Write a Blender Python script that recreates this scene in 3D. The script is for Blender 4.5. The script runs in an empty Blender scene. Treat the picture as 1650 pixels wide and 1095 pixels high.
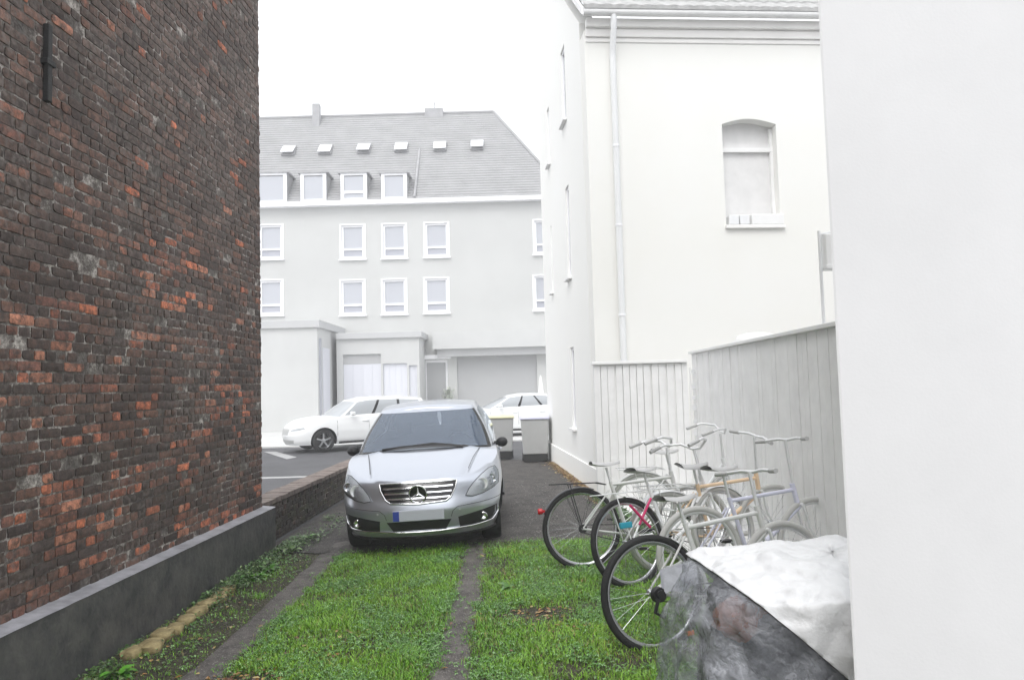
import bpy, bmesh, math, random
import numpy as np
from mathutils import Vector, Matrix, noise
random.seed(7); np.random.seed(7)
SC = bpy.context.scene
COL = SC.collection
R = math.radians
# ------------------------------------------------------------------ camera
F = 1200.0; H = 1.8
PITCH = math.atan(72.5 / F); ROLL = -1.6
cam = bpy.data.cameras.new('camera'); cam.sensor_width = 36; cam.lens = F / 1650 * 36
cam.clip_start = 0.05; cam.clip_end = 500
co = bpy.data.objects.new('camera', cam); COL.objects.link(co)
CM = Matrix.Translation((0, 0, H)) @ Matrix.Rotation(math.pi / 2 + PITCH, 4, 'X') @ Matrix.Rotation(R(ROLL), 4, 'Z')
co.matrix_world = CM
SC.camera = co
def ray(px, py):
    return (CM.to_3x3() @ Vector(((px - 825) / F, -(py - 547.5) / F, -1)))
def atZ(px, py, z=0.0):
    d = ray(px, py); t = (z - H) / d.z; return Vector((0, 0, H)) + d * t
def atY(px, py, Y):
    d = ray(px, py); t = Y / d.y; return Vector((0, 0, H)) + d * t
def onplane(px, py, p, n):
    d = ray(px, py); o = Vector((0, 0, H)); t = (Vector(p) - o).dot(Vector(n)) / d.dot(Vector(n)); return o + d * t
# ------------------------------------------------------------------ helpers
def tag(o, label=None, cat=None, group=None, kind=None):
    if label: o['label'] = label
    if cat: o['category'] = cat
    if group: o['group'] = group
    if kind: o['kind'] = kind
    return o
def empty(name, loc=(0, 0, 0), rz=0.0, label=None, cat=None, group=None):
    o = bpy.data.objects.new(name, None); COL.objects.link(o)
    o.location = loc; o.rotation_euler = (0, 0, rz); o.empty_display_size = 0.1
    return tag(o, label, cat, group)
class MB:
    def __init__(s, M=None):
        s.v = []; s.f = []; s.mi = []; s.M = M or Matrix.Identity(4); s.cur = 0; s.cols = None
    def add(s, vs, fs):
        b = len(s.v); M = s.M
        s.v += [tuple(M @ Vector(v)) for v in vs]
        s.f += [tuple(b + i for i in f) for f in fs]; s.mi += [s.cur] * len(fs); return s
    def box(s, lo, hi):
        x0, y0, z0 = lo; x1, y1, z1 = hi
        return s.add([(x0,y0,z0),(x1,y0,z0),(x1,y1,z0),(x0,y1,z0),(x0,y0,z1),(x1,y0,z1),(x1,y1,z1),(x0,y1,z1)],
            [(0,3,2,1),(4,5,6,7),(0,1,5,4),(1,2,6,5),(2,3,7,6),(3,0,4,7)])
    def prism(s, poly, a, b, axis='y'):
        # poly in the plane normal to axis, extruded a..b
        n = len(poly)
        def P(p, t):
            if axis == 'y': return (p[0], t, p[1])
            if axis == 'x': return (t, p[0], p[1])
            return (p[0], p[1], t)
        vs = [P(p, a) for p in poly] + [P(p, b) for p in poly]
        fs = [tuple(range(n)), tuple(reversed(range(n, 2 * n)))]
        fs += [(i, i + n, (i + 1) % n + n, (i + 1) % n) for i in range(n)]
        return s.add(vs, fs)
    def tube(s, pts, r, n=8, closed=False, caps=True):
        pts = [Vector(p) for p in pts]; m = len(pts)
        rs = r if isinstance(r, (list, tuple)) else [r] * m
        vs = []; up = None
        for i, p in enumerate(pts):
            if closed: t = pts[(i + 1) % m] - pts[i - 1]
            else: t = pts[min(i + 1, m - 1)] - pts[max(i - 1, 0)]
            if t.length < 1e-9: t = Vector((0, 0, 1))
            t.normalize()
            if up is None:
                a = Vector((0, 0, 1)) if abs(t.z) < 0.9 else Vector((1, 0, 0))
                up = t.cross(a).normalized()
            else:
                up = (up - t * up.dot(t))
                up = up.normalized() if up.length > 1e-6 else t.orthogonal().normalized()
            w = t.cross(up)
            for k in range(n):
                a = 2 * math.pi * k / n
                vs.append(p + (up * math.cos(a) + w * math.sin(a)) * rs[i])
        fs = []
        for i in range(m if closed else m - 1):
            j = (i + 1) % m
            for k in range(n):
                l = (k + 1) % n
                fs.append((i * n + k, i * n + l, j * n + l, j * n + k))
        if caps and not closed:
            fs.append(tuple(reversed(range(n)))); fs.append(tuple(range((m - 1) * n, m * n)))
        return s.add(vs, fs)
    def lathe(s, prof, n=24, axis='z', c=(0, 0, 0), caps=True):
        vs = []
        for r, h in prof:
            for k in range(n):
                a = 2 * math.pi * k / n; x = r * math.cos(a); y = r * math.sin(a)
                v = {'z': (x, y, h), 'y': (x, h, y), 'x': (h, x, y)}[axis]
                vs.append((v[0] + c[0], v[1] + c[1], v[2] + c[2]))
        fs = []
        for i in range(len(prof) - 1):
            for k in range(n):
                l = (k + 1) % n
                fs.append((i * n + k, i * n + l, (i + 1) * n + l, (i + 1) * n + k))
        if caps:
            fs.append(tuple(reversed(range(n)))); fs.append(tuple(range((len(prof) - 1) * n, len(prof) * n)))
        return s.add(vs, fs)
    def grid(s, fn, nu, nv):
        vs = [fn(i / nu, j / nv) for j in range(nv + 1) for i in range(nu + 1)]
        fs = [(j*(nu+1)+i, j*(nu+1)+i+1, (j+1)*(nu+1)+i+1, (j+1)*(nu+1)+i) for j in range(nv) for i in range(nu)]
        return s.add(vs, fs)
    def build(s, name, mats, parent=None, smooth=None, bevel=0, rel=None, weld=False, normals=True):
        me = bpy.data.meshes.new(name)
        vs = s.v
        if rel is not None: vs = [(v[0]-rel[0], v[1]-rel[1], v[2]-rel[2]) for v in vs]
        me.from_pydata(vs, [], s.f)
        if not isinstance(mats, (list, tuple)): mats = [mats]
        for m in mats: me.materials.append(m)
        if len(mats) > 1: me.polygons.foreach_set('material_index', s.mi)
        finish(me, smooth, weld, normals)
        o = bpy.data.objects.new(name, me); COL.objects.link(o)
        if parent: o.parent = parent
        if bevel:
            b = o.modifiers.new('bevel', 'BEVEL'); b.width = bevel; b.segments = 2; b.limit_method = 'ANGLE'; b.angle_limit = R(35)
        return o
def finish(me, smooth, weld=False, normals=True):
    if normals or weld:
        bm = bmesh.new(); bm.from_mesh(me)
        if weld: bmesh.ops.remove_doubles(bm, verts=bm.verts, dist=0.0008)
        if normals: bmesh.ops.recalc_face_normals(bm, faces=bm.faces)
        bm.to_mesh(me); bm.free()
    if smooth:
        me.polygons.foreach_set('use_smooth', [True] * len(me.polygons))
        try: me.set_sharp_from_angle(angle=R(smooth))
        except Exception: pass
    me.update()
# ------------------------------------------------------------------ materials
def mat(name, col=(.5,.5,.5), rough=.6, metal=0.0, spec=.5, coat=0.0, var=0.0, vscale=8.0, bump=0.0, bscale=40.0, col2=None, bdist=.01, emission=None):
    m = bpy.data.materials.new(name); m.use_nodes = True
    nt = m.node_tree; N = nt.nodes; L = nt.links; b = N['Principled BSDF']
    b.inputs['Base Color'].default_value = (*col, 1); b.inputs['Roughness'].default_value = rough
    b.inputs['Metallic'].default_value = metal; b.inputs['Specular IOR Level'].default_value = spec
    b.inputs['Coat Weight'].default_value = coat; b.inputs['Coat Roughness'].default_value = .05
    if var or bump or col2:
        tc = N.new('ShaderNodeTexCoord')
    if var or col2:
        n = N.new('ShaderNodeTexNoise'); n.inputs['Scale'].default_value = vscale; n.inputs['Detail'].default_value = 8; n.inputs['Roughness'].default_value = .65
        L.new(tc.outputs['Object'], n.inputs['Vector'])
        cr = N.new('ShaderNodeValToRGB'); cr.color_ramp.elements[0].position = .35; cr.color_ramp.elements[1].position = .65
        c2 = col2 or tuple(min(1, c * (1 + var)) for c in col); c1 = col if col2 else tuple(c * (1 - var) for c in col)
        cr.color_ramp.elements[0].color = (*c1, 1); cr.color_ramp.elements[1].color = (*c2, 1)
        L.new(n.outputs['Fac'], cr.inputs['Fac']); L.new(cr.outputs['Color'], b.inputs['Base Color'])
    if bump:
        n2 = N.new('ShaderNodeTexNoise'); n2.inputs['Scale'].default_value = bscale; n2.inputs['Detail'].default_value = 6
        L.new(tc.outputs['Object'], n2.inputs['Vector'])
        bp = N.new('ShaderNodeBump'); bp.inputs['Strength'].default_value = bump; bp.inputs['Distance'].default_value = bdist
        L.new(n2.outputs['Fac'], bp.inputs['Height']); L.new(bp.outputs['Normal'], b.inputs['Normal'])
    return m
def nodes(m):
    nt = m.node_tree; return nt.nodes, nt.links, nt.nodes['Principled BSDF']
def glassmat(name, tint=(.75,.8,.82), trans=.55, rough=.02, dark=(.02,.025,.03)):
    m = bpy.data.materials.new(name); m.use_nodes = True; nt = m.node_tree; N = nt.nodes; L = nt.links
    N.remove(N['Principled BSDF']); out = N['Material Output']
    tr = N.new('ShaderNodeBsdfTransparent'); tr.inputs['Color'].default_value = (*tint, 1)
    gl = N.new('ShaderNodeBsdfGlossy'); gl.inputs['Roughness'].default_value = rough; gl.inputs['Color'].default_value = (.9,.95,1,1)
    fr = N.new('ShaderNodeFresnel'); fr.inputs['IOR'].default_value = 1.75
    df = N.new('ShaderNodeBsdfDiffuse'); df.inputs['Color'].default_value = (*dark, 1)
    m1 = N.new('ShaderNodeMixShader'); m1.inputs[0].default_value = trans
    L.new(df.outputs[0], m1.inputs[1]); L.new(tr.outputs[0], m1.inputs[2])
    m2 = N.new('ShaderNodeMixShader'); L.new(fr.outputs[0], m2.inputs[0]); L.new(m1.outputs[0], m2.inputs[1]); L.new(gl.outputs[0], m2.inputs[2])
    L.new(m2.outputs[0], out.inputs['Surface']); return m
M = {}
M['silver'] = mat('silver_paint', (.52,.55,.61), .28, .75, coat=.6)
M['white_paint'] = mat('white_paint', (.86,.87,.87), .25, 0, coat=.6)
M['black_plastic'] = mat('black_plastic', (.012,.012,.014), .5)
M['gloss_black'] = mat('gloss_black', (.01,.01,.012), .12)
M['chrome'] = mat('chrome', (.85,.86,.88), .08, 1)
M['alloy'] = mat('alloy', (.62,.63,.65), .3, .9)
M['rubber'] = mat('rubber', (.016,.016,.017), .75, bump=.3, bscale=120)
M['seat_cloth'] = mat('seat_cloth', (.05,.055,.065), .9)
M['lamp_glass'] = glassmat('lamp_glass', (.98,.99,1), .90, .03, (.8,.82,.85))
M['lamp_bowl'] = mat('lamp_bowl', (.90,.91,.93), .3, .1)
M['windscreen'] = glassmat('windscreen', (.8,.87,.95), .60, .015, (.20,.26,.36))  # bluish diffuse tone stands for sky reflected in the glass
M['car_glass'] = glassmat('car_glass', (.45,.5,.53), .3, .02, (.03,.035,.04))
M['pale_glass'] = mat('pale_glass', (.40,.42,.44), .08, 0)
M['plate'] = mat('plate', (.52,.54,.60), .4)
M['plate_blue'] = mat('plate_blue', (.02,.05,.32), .4)
M['amber'] = mat('amber', (.7,.2,.02), .3)
M['far_wall'] = mat('far_wall', (.54,.545,.535), .9, var=.035, vscale=.35, bump=.1, bscale=8)  # far building tones lightened: white veil put into wall, roof and panes
M['annex_wall'] = mat('annex_wall', (.55,.555,.55), .9, var=.04, vscale=.5)
M['annex_band'] = mat('annex_band', (.50,.505,.51), .9, var=.03, vscale=.8)
M['far_frame'] = mat('far_frame', (.92,.92,.94), .5)
M['far_pane'] = mat('far_pane', (.47,.485,.525), .15, 0)
M['far_pane_low'] = mat('far_pane_low', (.40,.41,.46), .2, 0)
M['far_roof'] = mat('far_roof', (.32,.32,.325), .8, var=.08, vscale=1.2)
M['slate'] = mat('slate', (.36,.36,.37), .8, var=.12, vscale=3)
M['garage_door'] = mat('garage_door', (.42,.425,.43), .7)
M['white_door'] = mat('white_door', (.66,.67,.72), .5)
M['cream'] = mat('cream_render', (.83,.825,.785), .92, col2=(.85,.85,.825), vscale=.4, bump=.12, bscale=60, bdist=.004)
M['side_render'] = mat('side_render', (.86,.86,.83), .92, col2=(.87,.87,.85), vscale=.5, bump=.1, bscale=60, bdist=.004)
M['house_tile'] = mat('house_tile', (.40,.40,.395), .85, var=.2, vscale=6)
M['cornice'] = mat('cornice', (.88,.87,.85), .85, var=.03, vscale=2)
M['pale_pipe'] = mat('pale_pipe', (.80,.81,.815), .5)
M['blind'] = mat('blind', (.74,.735,.73), .8, var=.04, vscale=5)
M['veiled_grey'] = mat('veiled_grey', (.84,.84,.835), .85, var=.05, vscale=4, bump=.15, bscale=30, bdist=.004)  # white veil over dark boards put into this and the gap tone
M['fence_gap'] = mat('fence_light', (.86,.86,.85), .85)
M['right_wall'] = mat('right_wall', (.765,.765,.765), .9, var=.025, vscale=1.6, bump=.15, bscale=90, bdist=.003)
M['veiled_ground'] = mat('veiled_ground_pale', (.74,.74,.72), .9, var=.06, vscale=5, bump=.2, bscale=50, bdist=.004)
M['veiled_asphalt'] = mat('veiled_asphalt', (.55,.55,.54), .9, var=.05, vscale=2)
M['plinth'] = mat('plinth_render', (.040,.042,.045), .55, col2=(.105,.10,.096), vscale=4.5, bump=.6, bscale=18, bdist=.012)
M['plinth_top'] = mat('plinth_top', (.24,.24,.26), .6, col2=(.42,.42,.45), vscale=6, bump=.3, bscale=60, bdist=.004)
M['iron'] = mat('iron', (.012,.012,.012), .7, bump=.4, bscale=80)
M['coping'] = mat('coping', (.11,.08,.07), .8, col2=(.24,.20,.175), vscale=9, bump=.5, bscale=30)
M['bin_veiled'] = mat('bin_veiled', (.43,.435,.43), .6, var=.03, vscale=6)  # bin body paled to hold the white veil in its colour
M['bin_yellow'] = mat('bin_yellow', (.70,.68,.45), .5)
M['bin_blue'] = mat('bin_blue', (.60,.60,.74), .5)
M['wheel_black'] = mat('wheel_black', (.02,.02,.02), .7)
M['marking'] = mat('marking', (.36,.36,.36), .8, var=.15, vscale=12)
M['white_frame'] = mat('white_frame', (.82,.83,.84), .3, coat=.3)
M['veiled_grey_frame'] = mat('veiled_grey_frame', (.66,.67,.66), .4)  # veil's white put into the bicycle frame and metal colours
M['veiled_orange'] = mat('veiled_orange', (.83,.62,.42), .4)
M['lavender'] = mat('lavender', (.66,.67,.80), .35)
M['veiled_tyre'] = mat('veiled_tyre', (.50,.50,.485), .8)  # rubber beyond the veil's edge, whitened in its colour
M['steel'] = mat('steel', (.62,.63,.65), .25, 1)
M['veiled_steel'] = mat('veiled_steel', (.78,.79,.80), .4, .3)
M['pink'] = mat('pink', (.65,.03,.16), .4)
M['blue'] = mat('blue', (.02,.32,.45), .4)
M['red_lens'] = mat('red_lens', (.55,.01,.02), .2)
M['orange_lens'] = mat('orange_lens', (.85,.18,.01), .3)
M['black_frame'] = mat('black_frame', (.02,.02,.025), .3, coat=.4)
M['saddle'] = mat('saddle', (.50,.50,.50), .6)
M['grey_bag'] = mat('grey_bag', (.55,.56,.62), .5, var=.15, vscale=12, bump=.5, bscale=20)
M['leaf_green'] = mat('leaf_green', (.08,.20,.03), .5, col2=(.15,.32,.05), vscale=6)
M['stone'] = mat('stone', (.17,.13,.055), .85, col2=(.42,.34,.17), vscale=14, bump=.6, bscale=30)
M['parasol'] = mat('parasol', (.85,.85,.84), .8)

# asphalt / gravel / soil
def ground_mat(name, c1, c2, c3, s1=2.0, s2=160, bd=.012, rough=.85, speck=.62, bstr=.7):
    m = mat(name, c1, rough); N, L, b = nodes(m)
    tc = N.new('ShaderNodeTexCoord')
    n1 = N.new('ShaderNodeTexNoise'); n1.inputs['Scale'].default_value = s1; n1.inputs['Detail'].default_value = 9; n1.inputs['Roughness'].default_value = .7
    n2 = N.new('ShaderNodeTexVoronoi'); n2.inputs['Scale'].default_value = s2
    n3 = N.new('ShaderNodeTexNoise'); n3.inputs['Scale'].default_value = s2 * .6; n3.inputs['Detail'].default_value = 4
    for n in (n1, n2, n3): L.new(tc.outputs['Object'], n.inputs['Vector'])
    r1 = N.new('ShaderNodeValToRGB'); r1.color_ramp.elements[0].position = .38; r1.color_ramp.elements[1].position = .64
    r1.color_ramp.elements[0].color = (*c1, 1); r1.color_ramp.elements[1].color = (*c2, 1); L.new(n1.outputs['Fac'], r1.inputs['Fac'])
    r2 = N.new('ShaderNodeValToRGB'); r2.color_ramp.elements[0].position = speck; r2.color_ramp.elements[1].position = speck + .12
    L.new(n2.outputs['Color'], r2.inputs['Fac'])
    mx = N.new('ShaderNodeMix'); mx.data_type = 'RGBA'; L.new(r2.outputs['Color'], mx.inputs['Factor']); L.new(r1.outputs['Color'], mx.inputs['A']); mx.inputs['B'].default_value = (*c3, 1)
    L.new(mx.outputs['Result'], b.inputs['Base Color'])
    bp = N.new('ShaderNodeBump'); bp.inputs['Strength'].default_value = bstr; bp.inputs['Distance'].default_value = bd
    mm = N.new('ShaderNodeMath'); mm.operation = 'ADD'; L.new(n2.outputs['Distance'], mm.inputs[0]); L.new(n3.outputs['Fac'], mm.inputs[1])
    L.new(mm.outputs[0], bp.inputs['Height']); L.new(bp.outputs['Normal'], b.inputs['Normal'])
    return m
M['asphalt'] = ground_mat('asphalt', (.055,.055,.06), (.085,.085,.092), (.13,.13,.135), .8, 120, .006, .7, .8, .35)
M['gravel'] = ground_mat('gravel_path', (.042,.038,.036), (.095,.087,.08), (.19,.175,.165), 3.5, 90, .008, .85, .76)
M['soil'] = ground_mat('soil', (.030,.030,.016), (.070,.065,.035), (.12,.10,.08), 4, 60, .015, .9, .75)
M['track'] = ground_mat('track', (.075,.068,.063), (.17,.155,.145), (.30,.28,.26), 6, 150, .006, .85, .78)

# bricks
def brick_mat(name, attr='tint', smear=.85):
    m = mat(name, (.1,.1,.1), .88); N, L, b = nodes(m)
    at = N.new('ShaderNodeAttribute'); at.attribute_name = attr
    tc = N.new('ShaderNodeTexCoord')
    n1 = N.new('ShaderNodeTexNoise'); n1.inputs['Scale'].default_value = 28; n1.inputs['Detail'].default_value = 8; n1.inputs['Roughness'].default_value = .75
    n2 = N.new('ShaderNodeTexNoise'); n2.inputs['Scale'].default_value = 15; n2.inputs['Detail'].default_value = 9; n2.inputs['Roughness'].default_value = .75
    n3 = N.new('ShaderNodeTexNoise'); n3.inputs['Scale'].default_value = 1.1; n3.inputs['Detail'].default_value = 6
    for n in (n1, n2, n3): L.new(tc.outputs['Object'], n.inputs['Vector'])
    mr = N.new('ShaderNodeMapRange'); mr.inputs['From Min'].default_value = .3; mr.inputs['From Max'].default_value = .7; mr.inputs['To Min'].default_value = .35; mr.inputs['To Max'].default_value = 1.75
    L.new(n1.outputs['Fac'], mr.inputs['Value'])
    mu = N.new('ShaderNodeMix'); mu.data_type = 'RGBA'; mu.blend_type = 'MULTIPLY'; mu.inputs['Factor'].default_value = 1
    L.new(at.outputs['Color'], mu.inputs['A']); L.new(mr.outputs['Result'], mu.inputs['B'])
    n5 = N.new('ShaderNodeTexNoise'); n5.inputs['Scale'].default_value = 6.5; n5.inputs['Detail'].default_value = 9; n5.inputs['Roughness'].default_value = .72; L.new(tc.outputs['Object'], n5.inputs['Vector'])
    r5 = N.new('ShaderNodeMapRange'); r5.inputs['From Min'].default_value = .54; r5.inputs['From Max'].default_value = .66; r5.inputs['To Max'].default_value = .55; L.new(n5.outputs['Fac'], r5.inputs['Value'])
    m5 = N.new('ShaderNodeMix'); m5.data_type = 'RGBA'; L.new(r5.outputs['Result'], m5.inputs['Factor']); L.new(mu.outputs['Result'], m5.inputs['A']); m5.inputs['B'].default_value = (.185,.085,.055,1); mu = m5
    # soot and mortar smear
    r2 = N.new('ShaderNodeValToRGB'); r2.color_ramp.elements[0].position = .46; r2.color_ramp.elements[1].position = .60
    r2.color_ramp.elements[1].color = (smear, smear, smear, 1); L.new(n2.outputs['Fac'], r2.inputs['Fac'])
    sm = N.new('ShaderNodeMix'); sm.data_type = 'RGBA'; L.new(r2.outputs['Color'], sm.inputs['Factor']); L.new(mu.outputs['Result'], sm.inputs['A']); sm.inputs['B'].default_value = (.050,.038,.034,1)
    r3 = N.new('ShaderNodeValToRGB'); r3.color_ramp.elements[0].position = .42; r3.color_ramp.elements[1].position = .62
    r3.color_ramp.elements[1].color = (.55,.55,.55,1); L.new(n3.outputs['Fac'], r3.inputs['Fac'])
    n4 = N.new('ShaderNodeTexNoise'); n4.inputs['Scale'].default_value = 22; n4.inputs['Detail'].default_value = 8; L.new(tc.outputs['Object'], n4.inputs['Vector'])
    r4 = N.new('ShaderNodeValToRGB'); r4.color_ramp.elements[0].position = .46; r4.color_ramp.elements[1].position = .62; L.new(n4.outputs['Fac'], r4.inputs['Fac'])
    ml = N.new('ShaderNodeMath'); ml.operation = 'MULTIPLY'; L.new(r3.outputs['Color'], ml.inputs[0]); L.new(r4.outputs['Color'], ml.inputs[1])
    s2 = N.new('ShaderNodeMix'); s2.data_type = 'RGBA'; L.new(ml.outputs[0], s2.inputs['Factor']); L.new(sm.outputs['Result'], s2.inputs['A']); s2.inputs['B'].default_value = (.19,.165,.148,1)
    L.new(s2.outputs['Result'], b.inputs['Base Color'])
    bp = N.new('ShaderNodeBump'); bp.inputs['Strength'].default_value = .8; bp.inputs['Distance'].default_value = .008
    L.new(n1.outputs['Fac'], bp.inputs['Height']); L.new(bp.outputs['Normal'], b.inputs['Normal'])
    return m
M['brick'] = brick_mat('brick')
def mortar_mat():
    m = mat('mortar', (.1,.1,.1), .95); N, L, b = nodes(m)
    tc = N.new('ShaderNodeTexCoord')
    n1 = N.new('ShaderNodeTexNoise'); n1.inputs['Scale'].default_value = 3.2; n1.inputs['Detail'].default_value = 10; n1.inputs['Roughness'].default_value = .8
    n2 = N.new('ShaderNodeTexNoise'); n2.inputs['Scale'].default_value = 60; n2.inputs['Detail'].default_value = 5
    for n in (n1, n2): L.new(tc.outputs['Object'], n.inputs['Vector'])
    r = N.new('ShaderNodeValToRGB'); e = r.color_ramp.elements
    e[0].position = .34; e[0].color = (.045,.041,.038,1); e[1].position = .60; e[1].color = (.52,.48,.44,1)
    k = e.new(.50); k.color = (.16,.145,.13,1)
    L.new(n1.outputs['Fac'], r.inputs['Fac'])
    n7 = N.new('ShaderNodeTexNoise'); n7.inputs['Scale'].default_value = 14; n7.inputs['Detail'].default_value = 9; n7.inputs['Roughness'].default_value = .75; L.new(tc.outputs['Object'], n7.inputs['Vector'])
    r7 = N.new('ShaderNodeMapRange'); r7.inputs['From Min'].default_value = .44; r7.inputs['From Max'].default_value = .56; r7.inputs['To Max'].default_value = .8; L.new(n7.outputs['Fac'], r7.inputs['Value'])
    m7 = N.new('ShaderNodeMix'); m7.data_type = 'RGBA'; L.new(r7.outputs['Result'], m7.inputs['Factor']); L.new(r.outputs['Color'], m7.inputs['A']); m7.inputs['B'].default_value = (.06,.047,.042,1); L.new(m7.outputs['Result'], b.inputs['Base Color'])
    bp = N.new('ShaderNodeBump'); bp.inputs['Strength'].default_value = .9; bp.inputs['Distance'].default_value = .01
    L.new(n2.outputs['Fac'], bp.inputs['Height']); L.new(bp.outputs['Normal'], b.inputs['Normal'])
    return m
M['mortar'] = mortar_mat()

def brick_field(y0, y1, z0, z1, seed, tint, course=.0695, xface=0.0):
    """bricks on the plane x=xface facing +x. Returns verts, faces, colours per vertex"""
    rnd = random.Random(seed); V = []; Fc = []; C = []
    nz = int((z1 - z0) / course)
    for r in range(nz):
        zb = z0 + r * course
        head = (r % 2 == 0)
        y = y0 - rnd.random() * .1
        while y < y1 - .03:
            ln = .108 if (head and rnd.random() < .85) or rnd.random() < .12 else .222
            ya = max(y, y0); yb = min(y + ln, y1); y += ln + .002
            if yb - ya < .04: continue
            g = .0045 + rnd.random() * .0028
            a, b = ya + g, yb - g; c, d = zb + g + rnd.uniform(-.002, .002), zb + course - g + rnd.uniform(-.002, .002)
            sag = .004 * math.sin(ya * 1.7 + r * .3)
            c += sag; d += sag
            dep = rnd.gauss(0, .0022)
            if rnd.random() < .04: dep -= .012
            col = tint((a + b) / 2, (c + d) / 2, rnd)
            nu, nv = (6, 3) if ln > .2 else (4, 3)
            base = len(V)
            ch = [rnd.random() for _ in range(4)]
            for j in range(nv + 1):
                for i in range(nu + 1):
                    u = i / nu; v = j / nv
                    yy = a + (b - a) * u; zz = c + (d - c) * v
                    e = (i in (0, nu)) + (j in (0, nv))
                    x = xface + dep + .0035 * noise.noise(Vector((yy * 25, zz * 25, seed)))
                    if e == 1: x -= .0015 + .003 * rnd.random()
                    if e == 2: x -= .004; q5 = ch[(u > .5) + 2 * (v > .5)] ** 2; yy += (.5 - u) * .018 * q5; zz += (.5 - v) * .016 * q5
                    yy += rnd.uniform(-.0018, .0018); zz += rnd.uniform(-.0018, .0018)
                    V.append((x, yy, zz)); C.append(col)
            W = nu + 1
            for j in range(nv):
                for i in range(nu):
                    Fc.append((base + j*W + i, base + j*W + i + 1, base + (j+1)*W + i + 1, base + (j+1)*W + i))
            # skirt
            loop = [base + i for i in range(W)] + [base + j*W + nu for j in range(1, nv + 1)] + [base + nv*W + i for i in range(nu - 1, -1, -1)] + [base + j*W for j in range(nv - 1, 0, -1)]
            sb = len(V)
            for q in loop:
                p = V[q]; V.append((xface - .03, p[1], p[2])); C.append(col)
            n = len(loop)
            for q in range(n):
                w = (q + 1) % n; Fc.append((loop[q], sb + q, sb + w, loop[w]))
    return V, Fc, C
def mesh_col(name, V, Fc, C, m, parent=None, smooth=40):
    me = bpy.data.meshes.new(name); me.from_pydata(V, [], Fc); me.materials.append(m)
    ca = me.color_attributes.new('tint', 'FLOAT_COLOR', 'POINT')
    ca.data.foreach_set('color', np.array([(c[0], c[1], c[2], 1) for c in C], dtype=np.float32).ravel())
    finish(me, smooth, False, False)
    o = bpy.data.objects.new(name, me); COL.objects.link(o)
    if parent: o.parent = parent
    return o
def tint_big(y, z, rnd):
    n = noise.noise(Vector((y * .9, z * 1.1, 3.3))) ; n2 = noise.noise(Vector((y * 3.0, z * 4.0, 9.1)))
    low = max(0, min(1, (3.6 - z) / 2.2)) ; near = max(0, min(1, (7.6 - y) / 3.0))
    p = .04 + .72 * max(0, n + .12 + .6 * n2) * (.18 + low) * (.45 + near)
    q = rnd.random()
    k = rnd.uniform(.75, 1.25)
    if q < p:
        c = rnd.choice([(.38,.13,.07), (.27,.095,.055), (.31,.14,.09), (.19,.085,.057), (.15,.07,.052)])
    else:
        t = rnd.random()
        up = max(0, min(1, (z - 2.4) / 2.5))
        dk = [(.034,.024,.020), (.062,.039,.031), (.115,.060,.043), (.046,.034,.031)][int(rnd.random() * 4)]
        gy = [(.115,.092,.083), (.085,.070,.064), (.14,.11,.098)][int(rnd.random() * 3)]
        far = max(0, min(1, (y - 4.6) / 2.5)) * up
        f = min(1, .12 + .75 * far + .25 * up * rnd.random()) if t < .8 else far * .4
        c = tuple(dk[i] * (1 - f) + gy[i] * f for i in range(3))
    pt = 1.25 + .45 * noise.noise(Vector((y * .8, z * .8, 77)))
    return (c[0] * k * pt * 1.06, c[1] * k * pt, c[2] * k * pt * .97)
def tint_low(y, z, rnd):
    k = rnd.uniform(.7, 1.3)
    c = (.034,.031,.024) if rnd.random() < .85 else (.06,.042,.028)
    if rnd.random() < .3: c = (.045,.05,.025)
    return tuple(x * k for x in c)

# ------------------------------------------------------------------ left brick wall with plinth
WALL_RZ = -math.atan(.027)
bw = empty('brick_wall', (-2.95, 0, 0), WALL_RZ, 'tall weathered dark brick wall with orange patches rising on a grey plinth', 'brick wall')
WE = 8.46
V, Fc, C = brick_field(1.6, WE, .50, 6.9, 11, tint_big, xface=-.13)
mesh_col('brickwork', V, Fc, C, M['brick'], bw, smooth=18)
mb = MB(); mb.box((-1.0, -5, .05), (-.20, WE - .004, 9.0)); mb.grid(lambda u, v: (-.1385 + .0035 * noise.noise(Vector((u * 9.8 * 1.5, v * 8 * 1.5, 2))) + .0015 * noise.noise(Vector((u * 9.8 * 11, v * 8 * 11, 2))), 1.4 + (WE - .004 - 1.4) * u, .49 + 6.5 * v), 420, 400); mb.box((-.199, -5, 7.0), (-.136, WE - .004, 9.0)); mb.box((-.199, -5, .05), (-.136, 1.39, 6.999)); mb.build('mortar_core', M['mortar'], bw)
mb = MB(); mb.grid(lambda u, v: (-.006 + .003 * noise.noise(Vector((0, u * 60, v * 3))), -5 + (WE + .06 + 5) * u, -.1 + .60 * v), 160, 8)
mb.box((-.30, -5, -.1), (-.012, WE + .055, .499)); mb.build('plinth', M['plinth'], bw, smooth=30)
mb = MB(); mb.grid(lambda u, v: (-.150 + .152 * v + (.0 if v < .99 else .0015 * math.sin(u * 300)), -5 + (WE + .06 + 5) * u, .503 + .016 * (1 - v) + .002 * noise.noise(Vector((u * 90, v * 2, 0)))), 200, 3)
mb.build('plinth_ledge', M['plinth_top'], bw, smooth=30)
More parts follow.
